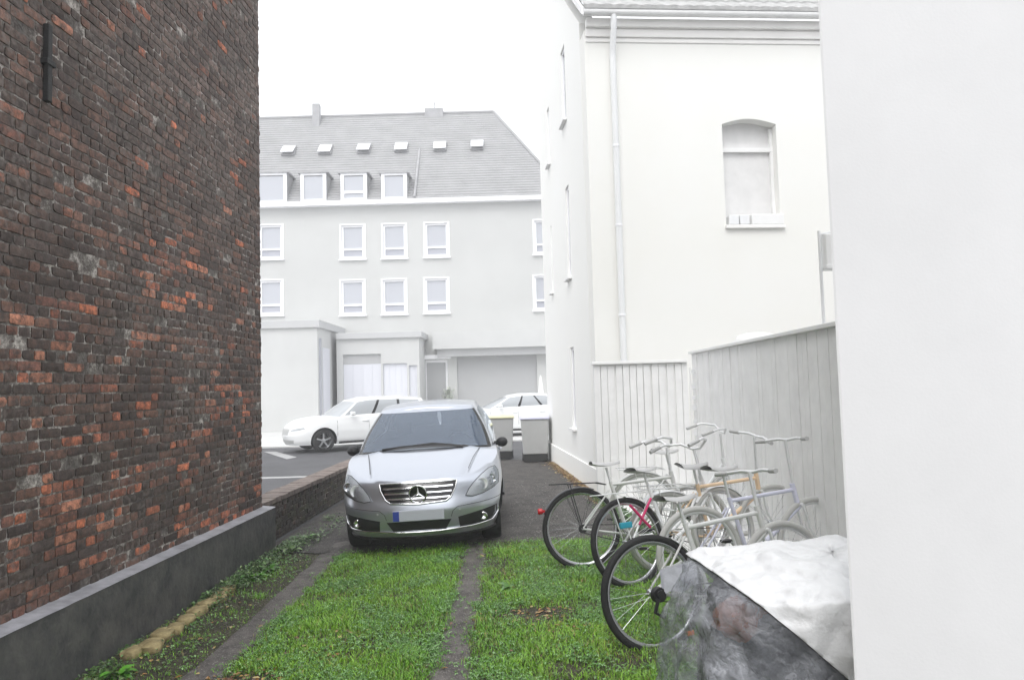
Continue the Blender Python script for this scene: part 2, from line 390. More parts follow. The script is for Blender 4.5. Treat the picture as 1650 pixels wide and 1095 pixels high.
# iron wall anchor
pn = Vector((math.cos(WALL_RZ), math.sin(WALL_RZ), 0)); pp = Vector((-2.95, 0, 0)) + pn * -.13
inv = Matrix.Rotation(-WALL_RZ, 4, 'Z') @ Matrix.Translation((2.95, 0, 0))
a = inv @ onplane(71, 38, pp, pn); b = inv @ onplane(75, 166, pp, pn)
ym = (a.y + b.y) / 2
mb = MB(); mb.box((-.135, ym - .022, b.z), (-.095, ym + .022, a.z)); mb.box((-.135, ym - .045, (a.z+b.z)/2 - .02), (-.085, ym + .045, (a.z+b.z)/2 + .02))
mb.build('wall_anchor', M['iron'], bw, bevel=.006)
# loose patch of pale mortar
# ------------------------------------------------------------------ low brick wall beyond
lw = empty('low_wall', (-2.95, WE, 0), WALL_RZ, 'low mossy brick boundary wall with flat coping running back behind the silver car', 'wall')
V, Fc, C = brick_field(.06, 9.5, -.05, .44, 23, tint_low, xface=-.035)
mesh_col('brickwork', V, Fc, C, M['brick'], lw)
mb = MB(); mb.box((-.30, .06, -.1), (-.048, 9.5, .435)); mb.build('mortar_core', M['mortar'], lw)
mb = MB(); rr = random.Random(4); y = .062
while y < 9.5:
    l = rr.uniform(.22, .26); mb.box((-.33 + rr.uniform(-.006,.006), y + .004, .44), (-.02 + rr.uniform(-.006, .006), y + l, .50 + rr.uniform(-.004, .006))); y += l
mb.build('coping', M['coping'], lw, bevel=.006)

# ------------------------------------------------------------------ ground
mb = MB(); mb.grid(lambda u, v: (-90 + 180 * u, -30 + 160 * v, -.012), 4, 4)
tag(mb.build('ground', M['asphalt']), kind='structure')
def gz(x, y):
    return max(0, min(.06, .035 * (x + 1.75))) * max(0, min(1, (11 - y) / 2))
def gzn(x, y):
    return gz(x, y) + .010 * noise.noise(Vector((x * 3, y * 3, 1))) + .004 * noise.noise(Vector((x * 11, y * 11, 5)))
L0 = atZ(885, 740); L1 = atZ(1370, 1095)
def xline(y): return L0.x + (L1.x - L0.x) * (y - L0.y) / (L1.y - L0.y)
TL, TR = -2.03, -.41
def tl(y): return TL + .012 * math.sin(y * 1.3)
def tr(y): return -.43 - .008 * (y - 4.5) + .010 * math.sin(y * 2.1)
mb = MB(); mb.grid(lambda u, v: ((lambda x, y: (x, y, gzn(x, y) + .006))(-2.96 + 4.6 * u, .2 + 8.6 * v)), 130, 220)
tag(mb.build('lawn_soil', M['soil'], smooth=60, normals=False), kind='structure')
def strip(cx, wid, y0, y1, z, name, m, n=120):
    mb = MB()
    def fn(u, v):
        y = y0 + (y1 - y0) * v; w = wid * (1 + .25 * noise.noise(Vector((y * 2, u > .5, 7))))
        x = cx(y) + (u - .5) * 2 * w
        return (x, y, gzn(x, y) + .006 + z * (1 - (2 * u - 1) ** 4) - .006 * (abs(2*u-1) > .99))
    mb.grid(fn, 10, n); return tag(mb.build(name, m, smooth=60, normals=False), kind='structure')
strip(tl, .135, .3, 9.2, .007, 'track', M['track']); strip(tr, .125, .3, 9.2, .007, 'track', M['track'])
def pathfn(u, v):
    y = 8.35 + 9.6 * v; xl = -2.9 + .03 * (y - 8); x = xl + (xline(y) - .02 - xl) * u
    y2 = y + (.12 * noise.noise(Vector((x * 3, 0, 2))) if v < .001 else 0)
    return (x, y2, gz(x, y2) + .014 + .006 * noise.noise(Vector((x * 2, y * 2, 1))))
mb = MB(); mb.grid(pathfn, 40, 90); tag(mb.build('path', M['gravel'], smooth=60, normals=False), kind='structure')
# pale concrete strip right of the path, added to carry the white veil
mb = MB(); vs = []
for y in (2.6, 4.3, 8, 12, 17.4): vs.append((xline(y), y)); 
poly = [(x, y) for x, y in vs] + [(4.2, 17.4), (4.2, 2.6)]
mb.prism(poly, -.06, .045, 'z'); tag(mb.build('veil_strip', M['veiled_ground'], bevel=.008), kind='structure')
mb = MB(); mb.prism([(-40, 24.2), (xline(24.2) + 6, 24.2), (xline(24.2) + 6, 38.0), (-40, 38.0)], -.05, .03, 'z'); tag(mb.build('veiled_asphalt', M['veiled_asphalt']), kind='structure')  # slab added to whiten the asphalt, standing in for the veil
# parking lot markings
def mark(p, z=.0): 
    mb = MB(); q = [atZ(*c) for c in p]; mb.prism([(c.x, c.y) for c in q], -.008, -.003, 'z'); return tag(mb.build('road_marking', M['marking']), kind='structure')
mark([(425, 727), (445, 727), (478, 736), (462, 739)]); mark([(380, 769), (600, 763), (600, 765), (380, 772)])

# ------------------------------------------------------------------ grass & leaves (numpy)
def field(x, y):
    """grass density 0..1"""
    d = 1.0
    a = abs(x - tl(y)); b = abs(x - tr(y))
    w9 = .07 * noise.noise(Vector((x * 7, y * 7, 61))); d *= min(1, max(.04, (a - .06 + w9) / .11)); d *= min(1, max(.07, (b - .035 + w9) / .11))
    n = noise.noise(Vector((x * 1.6, y * 1.6, 4))) + .5 * noise.noise(Vector((x * 5, y * 5, 8)))
    d *= min(1, max(.15, .95 + 1.0 * n))
    if x < tl(y): d *= .13 + .5 * max(0, noise.noise(Vector((x * 4, y * 4, 1))))
    # worn patch with leaves
    q = math.hypot((x - .10) / .28, (y - 5.75) / .22); d *= min(1, max(0.03, q - .35))
    q = math.hypot((x + 1.75) / .22, (y - 4.75) / .12); d *= min(1, max(0.05, q - .6))
    if y > 8.1: d *= max(0, 1 - (y - 8.1) / .5) * (.5 + .5 * (x > -1.9))
    if x > xline(y) - .05: d = 0
    return d
def blades():
    V = []; Fc = []; C = []
    rnd = random.Random(5); cnt = 0; tries = 0
    while cnt < 165000 and tries < 480000:
        tries += 1
        y = 3.1 + 5.6 * rnd.random() ** 1.25; x = rnd.uniform(-2.9, 1.7)
        if x < -.75 * y + .0 - .2 or x > .62 * y: continue
        d = field(x, y)
        if rnd.random() > d: continue
        cnt += 1
        tall = 1 + .9 * max(0, noise.noise(Vector((x * 2.2, y * 2.2, 12))))
        h = rnd.uniform(.018, .052) * tall * (.6 + .5 * d); w = rnd.uniform(.0016, .0034)
        a = rnd.random() * 6.283; ln = rnd.uniform(.2, 1.15) * h; dx, dy = math.cos(a), math.sin(a)
        z = gz(x, y) - .002
        sx, sy = -dy * w, dx * w
        b = len(V)
        V += [(x - sx, y - sy, z), (x + sx, y + sy, z), (x + sx * .8 + dx * ln * .35, y + sy * .8 + dy * ln * .35, z + h * .6), (x - sx * .8 + dx * ln * .35, y - sy * .8 + dy * ln * .35, z + h * .6), (x + dx * ln, y + dy * ln, z + h * .92)]
        Fc += [(b, b + 1, b + 2, b + 3), (b + 3, b + 2, b + 4)]
        n = .5 + .5 * noise.noise(Vector((x * 1.1, y * 1.1, 20)))
        k = rnd.uniform(.65, 1.35)
        q = rnd.random()
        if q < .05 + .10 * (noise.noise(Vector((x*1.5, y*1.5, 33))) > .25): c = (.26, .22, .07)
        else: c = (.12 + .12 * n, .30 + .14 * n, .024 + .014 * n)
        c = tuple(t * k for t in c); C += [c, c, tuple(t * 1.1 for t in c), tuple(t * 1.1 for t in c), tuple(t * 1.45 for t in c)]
    return V, Fc, C
def tintmat(name, rough=.5, trans=.25):
    m = mat(name, (.1,.1,.1), rough); N, L, b = nodes(m)
    at = N.new('ShaderNodeAttribute'); at.attribute_name = 'tint'; L.new(at.outputs['Color'], b.inputs['Base Color'])
    return m
M['grass'] = tintmat('grass', .33); M['leafy'] = tintmat('leafy', .3)
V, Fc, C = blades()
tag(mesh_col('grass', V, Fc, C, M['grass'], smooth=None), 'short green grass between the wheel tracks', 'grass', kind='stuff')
def leaf(V, Fc, C, p, a, tilt, l, w, col):
    """small bent leaf of 2 quads + tip"""
    dx, dy = math.cos(a), math.sin(a); sx, sy = -dy, dx; b = len(V); ct, st = math.cos(tilt), math.sin(tilt)
    def P(t, s, lift=0): return (p[0] + dx * l * t * ct + sx * w * s, p[1] + dy * l * t * ct + sy * w * s, p[2] + l * t * st + lift)
    V += [P(0, 0), P(.35, -.5, .002), P(.35, .5, .002), P(.4, 0, -.002), P(.8, -.38, -.002), P(.8, .38, -.002), P(1, 0, -.006)]
    Fc += [(b, b + 1, b + 3), (b, b + 3, b + 2), (b + 1, b + 4, b + 6, b + 3), (b + 3, b + 6, b + 5, b + 2)]
    C += [col] * 7
V = []; Fc = []; C = []; rnd = random.Random(9); cnt = 0
while cnt < 20000:
    y = 3.2 + 5.2 * rnd.random() ** 1.2; x = rnd.uniform(-2.85, 1.4)
    d = field(x, y)
    cl = noise.noise(Vector((x * 2.4, y * 2.4, 40)))
    if rnd.random() > d * max(0.08, cl * 2.2 + .25): continue
    cnt += 1
    z = gz(x, y) + rnd.uniform(.015, .045); k = rnd.uniform(.7, 1.5)
    col = (.10 * k, .235 * k, .045 * k) if rnd.random() < .72 else (.22 * k, .38 * k, .15 * k)  # paler leaves carry bright glints in their colour
    a = rnd.random() * 6.28
    for q in range(3): leaf(V, Fc, C, (x, y, z), a + q * 2.09, rnd.uniform(-.2, .5), rnd.uniform(.009, .017), .012, col)
tag(mesh_col('clover', V, Fc, C, M['leafy'], smooth=None), 'low clover leaves growing through the grass', 'clover', kind='stuff')
# weeds along the wall foot: ground cover
V = []; Fc = []; C = []; rnd = random.Random(19)
for _ in range(9000):
    y = 3.4 + 7.2 * rnd.random(); x = -2.95 + .027 * y + .03 + abs(rnd.gauss(0, .16))
    dens = noise.noise(Vector((x * 2.5, y * 2.5, 51)))
    if x > tl(y) - .10 or rnd.random() > max(.03, dens * 2.2 + .12 + (.4 if 6.8 < y < 10.5 else 0)): continue
    k = rnd.uniform(.5, 1.3); z = gz(x, y) + rnd.uniform(.008, .05) * (1 + .8 * (y > 6.5))
    col = rnd.choice([(.07*k,.17*k,.035*k), (.11*k,.22*k,.05*k), (.16*k,.22*k,.09*k), (.06*k,.13*k,.03*k)])
    leaf(V, Fc, C, (x, y, z), rnd.random() * 6.28, rnd.uniform(-.3, .9), rnd.uniform(.018, .045), rnd.uniform(.012, .026), col)
tag(mesh_col('ground_cover', V, Fc, C, M['leafy'], smooth=None), 'small weeds creeping along the foot of the plinth', 'weeds', kind='stuff')
# fallen leaves
V = []; Fc = []; C = []; rnd = random.Random(29)
def scatter_leaf(x, y, z, s=1):
    k = rnd.uniform(.6, 1.3); col = rnd.choice([(.30*k,.15*k,.04*k), (.38*k,.24*k,.07*k), (.22*k,.09*k,.035*k), (.42*k,.33*k,.13*k)])
    leaf(V, Fc, C, (x, y, z), rnd.random() * 6.28, rnd.uniform(-.25, .35), rnd.uniform(.02, .05) * s, rnd.uniform(.015, .035) * s, col)
for cx, cy, sx, sy, n in ((.15, 5.75, .20, .10, 60), (.35, 5.45, .2, .08, 60), (-1.75, 4.75, .2, .07, 80), (.35, 6.6, .3, .15, 25), (-1.35, 5.6, .2, .1, 25), (-1.1, 4.9, .5, .4, 25), (-.2, 7.9, .2, .15, 25), (-2.45, 5.0, .15, 1.0, 60)):
    for _ in range(n):
        x = rnd.gauss(cx, sx); y = rnd.gauss(cy, sy); scatter_leaf(x, y, gz(x, y) + rnd.uniform(.008, .03))
for _ in range(2600):
    y = rnd.uniform(10.2, 17); x = xline(y) - abs(rnd.gauss(0, .09)) - .01; scatter_leaf(x, y, .03 + rnd.uniform(0, .025), 1.2)
tag(mesh_col('fallen_leaves', V, Fc, C, M['leafy'], smooth=None), 'brown and yellow fallen leaves in the grass and along the path edge', 'leaves', kind='stuff')
# moss and small green plants at path edge near bikes
V = []; Fc = []; C = []; rnd = random.Random(39)
for _ in range(2200):
    y = rnd.uniform(8.4, 11.5); x = xline(y) - abs(rnd.gauss(0, .10)) - .01
    k = rnd.uniform(.6, 1.3); leaf(V, Fc, C, (x, y, gz(x, y) + rnd.uniform(.01, .07)), rnd.random() * 6.28, rnd.uniform(-.2, 1), rnd.uniform(.03, .06), .02, (.08*k, .19*k, .04*k))
tag(mesh_col('ground_cover', V, Fc, C, M['leafy'], smooth=None), 'green weeds along the edge of the path behind the bicycles', 'weeds', kind='stuff')
# pebbles
mb = MB(); rnd = random.Random(49); ico = [(0,0,1),(.9,0,.1),(.2,.9,.1),(-.8,.4,.0),(-.6,-.7,.1),(.4,-.85,.0)]
icf = [(0,1,2),(0,2,3),(0,3,4),(0,4,5),(0,5,1)]
V = []; Fc = []; C = []
def peb(x, y, z, s):
    b = len(V); a = rnd.random() * 6.28; ca, sa = math.cos(a), math.sin(a); k = rnd.choice([.06, .09, .13, .2, .3]); h = rnd.uniform(.4, .8)
    for p in ico:
        q = [c * rnd.uniform(.7, 1.2) for c in p]; V.append((x + (q[0]*ca - q[1]*sa) * s, y + (q[0]*sa + q[1]*ca) * s, z + q[2] * s * h)); C.append((k, k * .95, k * .9))
    for f in icf: Fc.append(tuple(b + i for i in f))
for _ in range(11000):
    y = 3.4 + 5.2 * rnd.random() ** 1.2; x = (tr(y) + rnd.gauss(0, .11)) if rnd.random() < .75 else tl(y) + rnd.gauss(0, .12)
    peb(x, y, gzn(x, y) + .009, rnd.uniform(.002, .0075))
for _ in range(2600):
    y = rnd.uniform(8.4, 14); x = rnd.uniform(-.1, 1.2); peb(x, y, gz(x, y) + .014, rnd.uniform(.004, .012))
tag(mesh_col('pebbles', V, Fc, C, M['leafy'], smooth=None), 'small grey pebbles in the wheel track and on the path', 'pebbles', kind='stuff')
# edging stones
rnd = random.Random(3)
st = [(215,1052,'flat ochre'),(243,1042,'broad mossy'),(262,1024,'long ochre'),(282,1014,'yellowish square'),(300,1000,'grey-brown'),(318,986,'pinkish'),(333,974,'small round'),(350,963,'pale rounded'),(366,952,'small dark')]
for i, (px, py, d) in enumerate(st):
    p = atZ(px, py, .02); s = .098 * (1 if i in (1, 2, 7) else .82)
    mb = MB(); e = Matrix.Rotation(rnd.uniform(-.25, .25) + .1, 4, 'Z')
    bm = bmesh.new(); bmesh.ops.create_icosphere(bm, subdivisions=3, radius=1)
    for v in bm.verts:
        c = v.co.copy(); q = Vector([math.copysign(abs(t) ** .55, t) for t in c]); q *= 1 + .22 * noise.noise(c * 1.7 + Vector((i * 7, 0, 0)))
        v.co = e @ Vector((q.x * s * .75, q.y * s * 1.15, q.z * .04))
    me = bpy.data.meshes.new('edging_stone'); bm.to_mesh(me); bm.free(); me.materials.append(M['stone']); finish(me, 60)
    o = bpy.data.objects.new('edging_stone', me); COL.objects.link(o); o.location = (p.x, p.y, gz(p.x, p.y) + .022)
    where = ['nearest the camera', 'second from the near end', 'third from the near end', 'fourth from the near end', 'in the middle', 'fourth from the far end', 'third from the far end', 'second from the far end', 'farthest from the camera'][i]
    tag(o, f'{d} edging stone by the plinth, {where}', 'stone', 'edging stones along the plinth')
# broad weeds
def weed(px, py, n, l, label, seed, col=(.10,.30,.03)):
    p = atZ(px, py, .0); rnd = random.Random(seed); V = []; Fc = []; C = []
    for i in range(n):
        a = rnd.random() * 6.28; t = rnd.uniform(.3, 1.35); k = rnd.uniform(.6, 1.35); ll = l * rnd.uniform(.6, 1.2)
        b = len(V); dx, dy = math.cos(a), math.sin(a); sx, sy = -dy, dx; w = ll * rnd.uniform(.16, .26)
        for j in range(7):
            u = j / 6; r = ll * u; tt = t - .9 * u
            x = dx * r * math.cos(tt); y = dy * r * math.cos(tt); z = r * math.sin(max(tt, -.2)) * 1.0
            ww = w * math.sin(math.pi * min(1, .08 + .92 * u)) + .002
            V += [(x - sx * ww, y - sy * ww, z + .15 * ww), (x, y, z - .1 * ww), (x + sx * ww, y + sy * ww, z + .15 * ww)]; C += [tuple(c * k for c in col)] * 3
        for j in range(6):
            q = b + j * 3; Fc += [(q, q + 1, q + 4, q + 3), (q + 1, q + 2, q + 5, q + 4)]
    o = mesh_col('weed', V, Fc, C, M['leafy'], smooth=50); o.location = (p.x, p.y, gz(p.x, p.y)); return tag(o, label, 'weed', 'broad leaved weeds by the plinth')
weed(405, 936, 16, .17, 'bright green broad leaved weed standing nearest in front of the plinth end', 1)
weed(432, 922, 14, .14, 'bright green weed at the very end of the grey plinth', 2)
weed(190, 1092, 14, .12, 'small flat weed at the foot of the plinth in the bottom left corner', 3)
weed(470, 890, 18, .15, 'paler weed at the foot of the low brick wall', 4, (.17,.28,.08))
weed(500, 868, 16, .13, 'weed by the low brick wall close to the silver car', 5, (.10,.22,.05))
weed(820, 962, 22, .10, 'tall tuft of grass blades right of the gravel wheel track', 6, (.09,.25,.03))

# ------------------------------------------------------------------ CARS
def interp(tab, x):
    if x <= tab[0][0]: return tab[0][1]
    for (a, b), (c, d) in zip(tab, tab[1:]):
        if x <= c: 
            t = (x - a) / (c - a); return b + (d - b) * t
    return tab[-1][1]
def sm(tab, x, h=.03):
    return (interp(tab, x - h) + 2 * interp(tab, x) + interp(tab, x + h)) / 4
class Car:
    def __init__(s, **k):
        s.__dict__.update(k)
    def front_y(s, x, z):
        w = sm(s.w, z); yf = sm(s.yf, z); q = min(1, abs(x) / w)
        return s.yc - (s.yc - yf) * max(0, 1 - q ** s.n) ** (1 / s.n)
    def body_pt(s, th, t):
        """th 0..1 front cap, 1..2 straight, 2..3 rear cap (right half); t 0..1 height"""
        zb = s.zb
        def pl(z):
            w = sm(s.w, z); yf = sm(s.yf, z); yr = sm(s.yr, z)
            if th <= 1:
                a = th * math.pi / 2; return w * math.sin(a) ** (2 / s.n), s.yc - (s.yc - yf) * math.cos(a) ** (2 / s.n)
            if th <= 2: return w, s.yc + (s.yd - s.yc) * (th - 1)
            a = (th - 2) * math.pi / 2; return w * math.cos(a) ** (2 / s.nr), s.yd + (yr - s.yd) * math.sin(a) ** (2 / s.nr)
        x, y = pl(.7 * s.zt[0][1] + .2)
        zt = sm(s.zt, y, .06); z = zb + (zt - zb) * t
        x, y = pl(z)
        return x, y, z
    def hood_z(s, x, y, xk, zk):
        q = x / max(xk, 1e-4); z = zk + s.crown * (xk / s.wmax) ** 2 * (1 - q * q)
        cr = s.crease(y)
        if cr: 
            d = (cr - abs(x)) / .03; d = max(0, min(1, d)); z += .016 * d * d * (3 - 2 * d) * min(1, xk / .7)
        return z
    def make(s, root, paint, detail=True):
        NT = 22; th = [i / 26 for i in range(27)] + [1 + i / 16 for i in range(1, 17)] + [2 + i / 16 for i in range(1, 17)]
        rings = [[s.body_pt(a, j / NT) for a in th] for j in range(NT + 1)]
        V = []; idx = {}
        def vid(p):
            k = (round(p[0], 4), round(p[1], 4), round(p[2], 4))
            if k not in idx: idx[k] = len(V); V.append(p)
            return idx[k]
        Fc = []
        def quad(a, b, c, d):
            q = []
            for p in (a, b, c, d):
                i = vid(p)
                if i not in q: q.append(i)
            if len(q) > 2: Fc.append(tuple(q))
        mir = lambda p: (-p[0], p[1], p[2])
        for j in range(NT):
            for i in range(len(th) - 1):
                a, b, c, d = rings[j][i], rings[j][i+1], rings[j+1][i+1], rings[j+1][i]
                quad(a, b, c, d); quad(mir(a), mir(d), mir(c), mir(b))
        for ring, top in ((rings[0], 0), (rings[NT], 1)):
            NX = 28 if top else 4
            for i in range(len(th) - 1):
                p, q = ring[i], ring[i+1]
                def row(p):
                    out = []
                    for k in range(NX + 1):
                        x = p[0] * (2 * k / NX - 1)
                        out.append((x, p[1], s.hood_z(x, p[1], p[0], p[2]) if top and 0 < k < NX else p[2]))
                    return out
                A, B = row(p), row(q)
                for k in range(NX): quad(A[k], A[k+1], B[k+1], B[k]) if top else quad(A[k], B[k], B[k+1], A[k+1])
        me = bpy.data.meshes.new('body'); me.from_pydata(V, [], Fc); finish(me, None, True)
        body = bpy.data.objects.new('body', me); COL.objects.link(body); body.parent = root
        # wheel arches
        cut = MB()
        for yy in s.axles:
            for sg in (-1, 1):
                cut.lathe([(s.wr + .045, min(sg * .56, sg * 1.2)), (s.wr + .045, max(sg * .56, sg * 1.2))], 40, 'x', (0, yy, s.wr + .005))
        c = cut.build('cutter', M['black_plastic'], root)
        bo = body.modifiers.new('b', 'BOOLEAN'); bo.object = c; bo.operation = 'DIFFERENCE'; bo.solver = 'EXACT'
        bpy.context.view_layer.update()
        dg = bpy.context.evaluated_depsgraph_get(); me2 = bpy.data.meshes.new_from_object(body.evaluated_get(dg))
        body.modifiers.clear(); body.data = me2
        bpy.data.objects.remove(c)
        me2.materials.clear(); me2.materials.append(paint); me2.materials.append(M['black_plastic'])
        for p in me2.polygons:
            cx, cy, cz = p.center; p.material_index = 0
            for yy in s.axles:
                if abs(cx) < .999 and math.hypot(cy - yy, cz - s.wr - .005) < s.wr + .0465 and abs(cx) < sm(s.w, cz) - .012: p.material_index = 1
            if cz < s.zb + .01: p.material_index = 1
        finish(me2, 38, False, False)
        # greenhouse
        def gp(a, t):
            def outl(w, y0, y1, cap, n):
                if a <= 1:
                    g = a * math.pi / 2; return w * math.sin(g) ** (2 / n), y0 + cap - cap * math.cos(g) ** (2 / n)
                if a <= 2: return w, y0 + cap + (y1 - .25 - y0 - cap) * (a - 1)
                g = (a - 2) * math.pi / 2; return w * math.cos(g) ** (2 / n), y1 - .25 + .25 * math.sin(g) ** (2 / n)
            xb, yb = outl(*s.gb); xr, yr = outl(*s.gr)
            zbase = sm(s.zt, yb, .06) + s.crown * (1 - (xb / s.wmax) ** 2) - .015
            if yb > s.gb[1] + .3: zbase = sm(s.zt, yb, .06) - .005 + s.crown * (1 - (xb / s.wmax) ** 2) * .5
            zr = interp(s.zr, yr)
            tt = t; bul = math.sin(math.pi * t) * s.gbulge
            x = xb + (xr - xb) * tt; y = yb + (yr - yb) * tt; z = zbase + (zr - zbase) * t
            if a <= 1: y -= bul * math.cos(a * math.pi / 2); 
            if a > .6: x += bul * .8
            return x, y, z
        NG = 16; gth = [i / 24 for i in range(25)] + [1 + i / 24 for i in range(1, 25)] + [2 + i / 14 for i in range(1, 15)]
        G = [[gp(a, j / NG) for a in gth] for j in range(NG + 1)]
        shell, ws, trim, rw = MB(), MB(), MB(), MB(); sw = {1: MB(), -1: MB()}; pil_ = {1: {}, -1: {}}
        for j in range(NG):
            for i in range(len(gth) - 1):
                a = (gth[i] + gth[i+1]) / 2
                q = [G[j][i], G[j][i+1], G[j+1][i+1], G[j+1][i]]
                kind = 'shell'
                xx = (q[0][0] + q[1][0]) / 2 / s.gb[0]
                if a < s.ws_th:
                    kind = 'ws' if 0 < j < NG - 1 and a < s.ws_th - .12 else 'trim'
                    if j == NG - 1: kind = 'shell'
                elif 1 - .08 < a < 2.0 and 0 < j < NG - 2:
                    kind = 'side'
                    if any(abs(a - b) < .022 for b in s.pillars): kind = 'pil'
                elif a > 2.3 and 1 < j < NG - 1: kind = 'rw'
                tgt = {'shell': shell, 'ws': ws, 'trim': trim, 'rw': rw}.get(kind)
                qm = [mir(p) for p in reversed(q)]
                if kind == 'pil': pil_[1].setdefault(min(s.pillars, key=lambda b: abs(a - b)), MB()).add(q, [(0,1,2,3)]); pil_[-1].setdefault(min(s.pillars, key=lambda b: abs(a - b)), MB()).add(qm, [(0,1,2,3)])
                elif kind == 'side': sw[1].add(q, [(0,1,2,3)]); sw[-1].add(qm, [(0,1,2,3)])
                else: tgt.add(q, [(0,1,2,3)]); tgt.add(qm, [(0,1,2,3)])
        top = G[NG]
        NX = 12
        for i in range(len(gth) - 1):
            def row(p): return [(p[0] * (2*k/NX - 1), p[1], p[2] + .045 * (p[0] / s.gr[0]) ** 2 * (1 - (2*k/NX - 1) ** 2)) for k in range(NX + 1)]
            A, B = row(top[i]), row(top[i+1])
            for k in range(NX): shell.add([A[k], A[k+1], B[k+1], B[k]], [(0,1,2,3)])
        rfo_ = shell.build('roof', paint, root, 40, weld=True)
        if detail:
            cc = Vector((0, (s.gb[1] + s.gb[2]) / 2, 1.2)); ln_ = MB()
            ln_.add([tuple(cc + Vector(((v[0] - cc.x) * .975, (v[1] - cc.y) * .982, (v[2] - cc.z) * .95))) for v in shell.v], shell.f); ln_.build('headliner', M['seat_cloth'], rfo_, 60, weld=True)
            fl = MB(); g0 = G[0]
            for i in range(len(gth) - 1):
                def row0(p): return [(p[0] * .965 * (2*k/8 - 1), s.gb[1] + .03 + (p[1] - s.gb[1]) * .975, p[2] + .02 + .05 * (p[0] / s.gb[0]) ** 2 * (1 - (2*k/8 - 1) ** 2)) for k in range(9)]
                A_, B_ = row0(g0[i]), row0(g0[i+1])
                for k in range(8): fl.add([A_[k], A_[k+1], B_[k+1], B_[k]], [(0,1,2,3)])
            fl.build('cabin_trim', M['seat_cloth'], root, 60, weld=True)
        ws.build('windscreen', M['windscreen'] if detail else M['pale_glass'], root, 60, weld=True)
        trim.build('window_trim', M['gloss_black'] if detail else M['pale_glass'], root, 60, weld=True)
        for k in pil_:
            for b_ in pil_[k].values(): b_.build('door_pillar', M['gloss_black'], root, 60, weld=True)
        rw.build('rear_window', M['car_glass'] if detail else M['pale_glass'], root, 60, weld=True)
        for k in sw: sw[k].build('side_window', M['car_glass'] if detail else M['pale_glass'], root, 60, weld=True)
        s.gp = gp
    def wheels(s, root, spokes=5, rimmat=None):
        rimmat = rimmat or M['alloy']
        for yy in s.axles:
            for sg in (-1, 1):
                x = sg * (s.wmax - .155); r = s.wr
                mb = MB(); mb.lathe([(r*.66, -.10), (r*.93, -.105), (r*.99, -.085), (r, -.05), (r, .05), (r*.99, .085), (r*.93, .105), (r*.66, .10)], 36, 'x', (x, yy, r), caps=False)
                w = mb.build('wheel', M['rubber'], root, 50)
                mb = MB(); mb.lathe([(r*.67, -.09), (r*.64, -.07), (r*.6, 0), (r*.64, .07), (r*.67, .095), (r*.69, .10)], 36, 'x', (x, yy, r), caps=False)
                mb.lathe([(r*.2, .02*sg), (r*.17, .075*sg), (.001, .085*sg)], 20, 'x', (x, yy, r))
                for k in range(spokes):
                    a = 2 * math.pi * k / spokes; e = Matrix.Translation((x, yy, r)) @ Matrix.Rotation(a, 4, 'X'); mb.M = e
                    mb.box((min(.045*sg, .075*sg), -.022, r*.12), (max(.045*sg, .075*sg), .022, r*.66)); mb.M = Matrix.Identity(4)
                mb.build('rim', rimmat, w, 40)
                mb = MB(); mb.lathe([(.001, -.02), (r*.6, -.02), (r*.6, 0), (.001, 0)], 30, 'x', (x, yy, r), caps=False); mb.build('brake', M['black_plastic'], w)
def patch(s, poly, off, rings=5, skirt=.02, dens=.02, mb=None, lift=None):
    """closed outline in the front view laid on the car's front, off metres proud"""
    mb = mb or MB()
    P = []
    for i in range(len(poly)):
        a, b = poly[i], poly[(i+1) % len(poly)]; L = math.hypot(b[0]-a[0], b[1]-a[1]); n = max(1, int(L / dens))
        for k in range(n): P.append((a[0] + (b[0]-a[0]) * k / n, a[1] + (b[1]-a[1]) * k / n))
    cx = sum(p[0] for p in P) / len(P); cz = sum(p[1] for p in P) / len(P); n = len(P)
    V = []; Fc = []
    for x, z in P: V.append((x, s.front_y(x, z) + skirt, z))
    for r in range(rings + 1):
        f = 1 - r / rings
        for x, z in P:
            xx = cx + (x - cx) * f; zz = cz + (z - cz) * f
            V.append((xx, s.front_y(xx, zz) - off - (lift(f) if lift else 0), zz))
    for r in range(rings + 1):
        for i in range(n):
            j = (i + 1) % n; Fc.append((r*n + i, r*n + j, (r+1)*n + j, (r+1)*n + i))
    return mb.add(V, Fc)
def fline(s, pts, r, off, mb, n=8, dens=.02):
    P = []
    for (a, b) in zip(pts, pts[1:]):
        L = math.hypot(b[0]-a[0], b[1]-a[1]); m = max(1, int(L / dens))
        for k in range(m): x = a[0] + (b[0]-a[0]) * k / m; z = a[1] + (b[1]-a[1]) * k / m; P.append((x, s.front_y(x, z) - off, z))
    x, z = pts[-1]; P.append((x, s.front_y(x, z) - off, z)); mb.tube(P, r, n); return mb
mirp = lambda poly: [(-x, z) for x, z in poly]

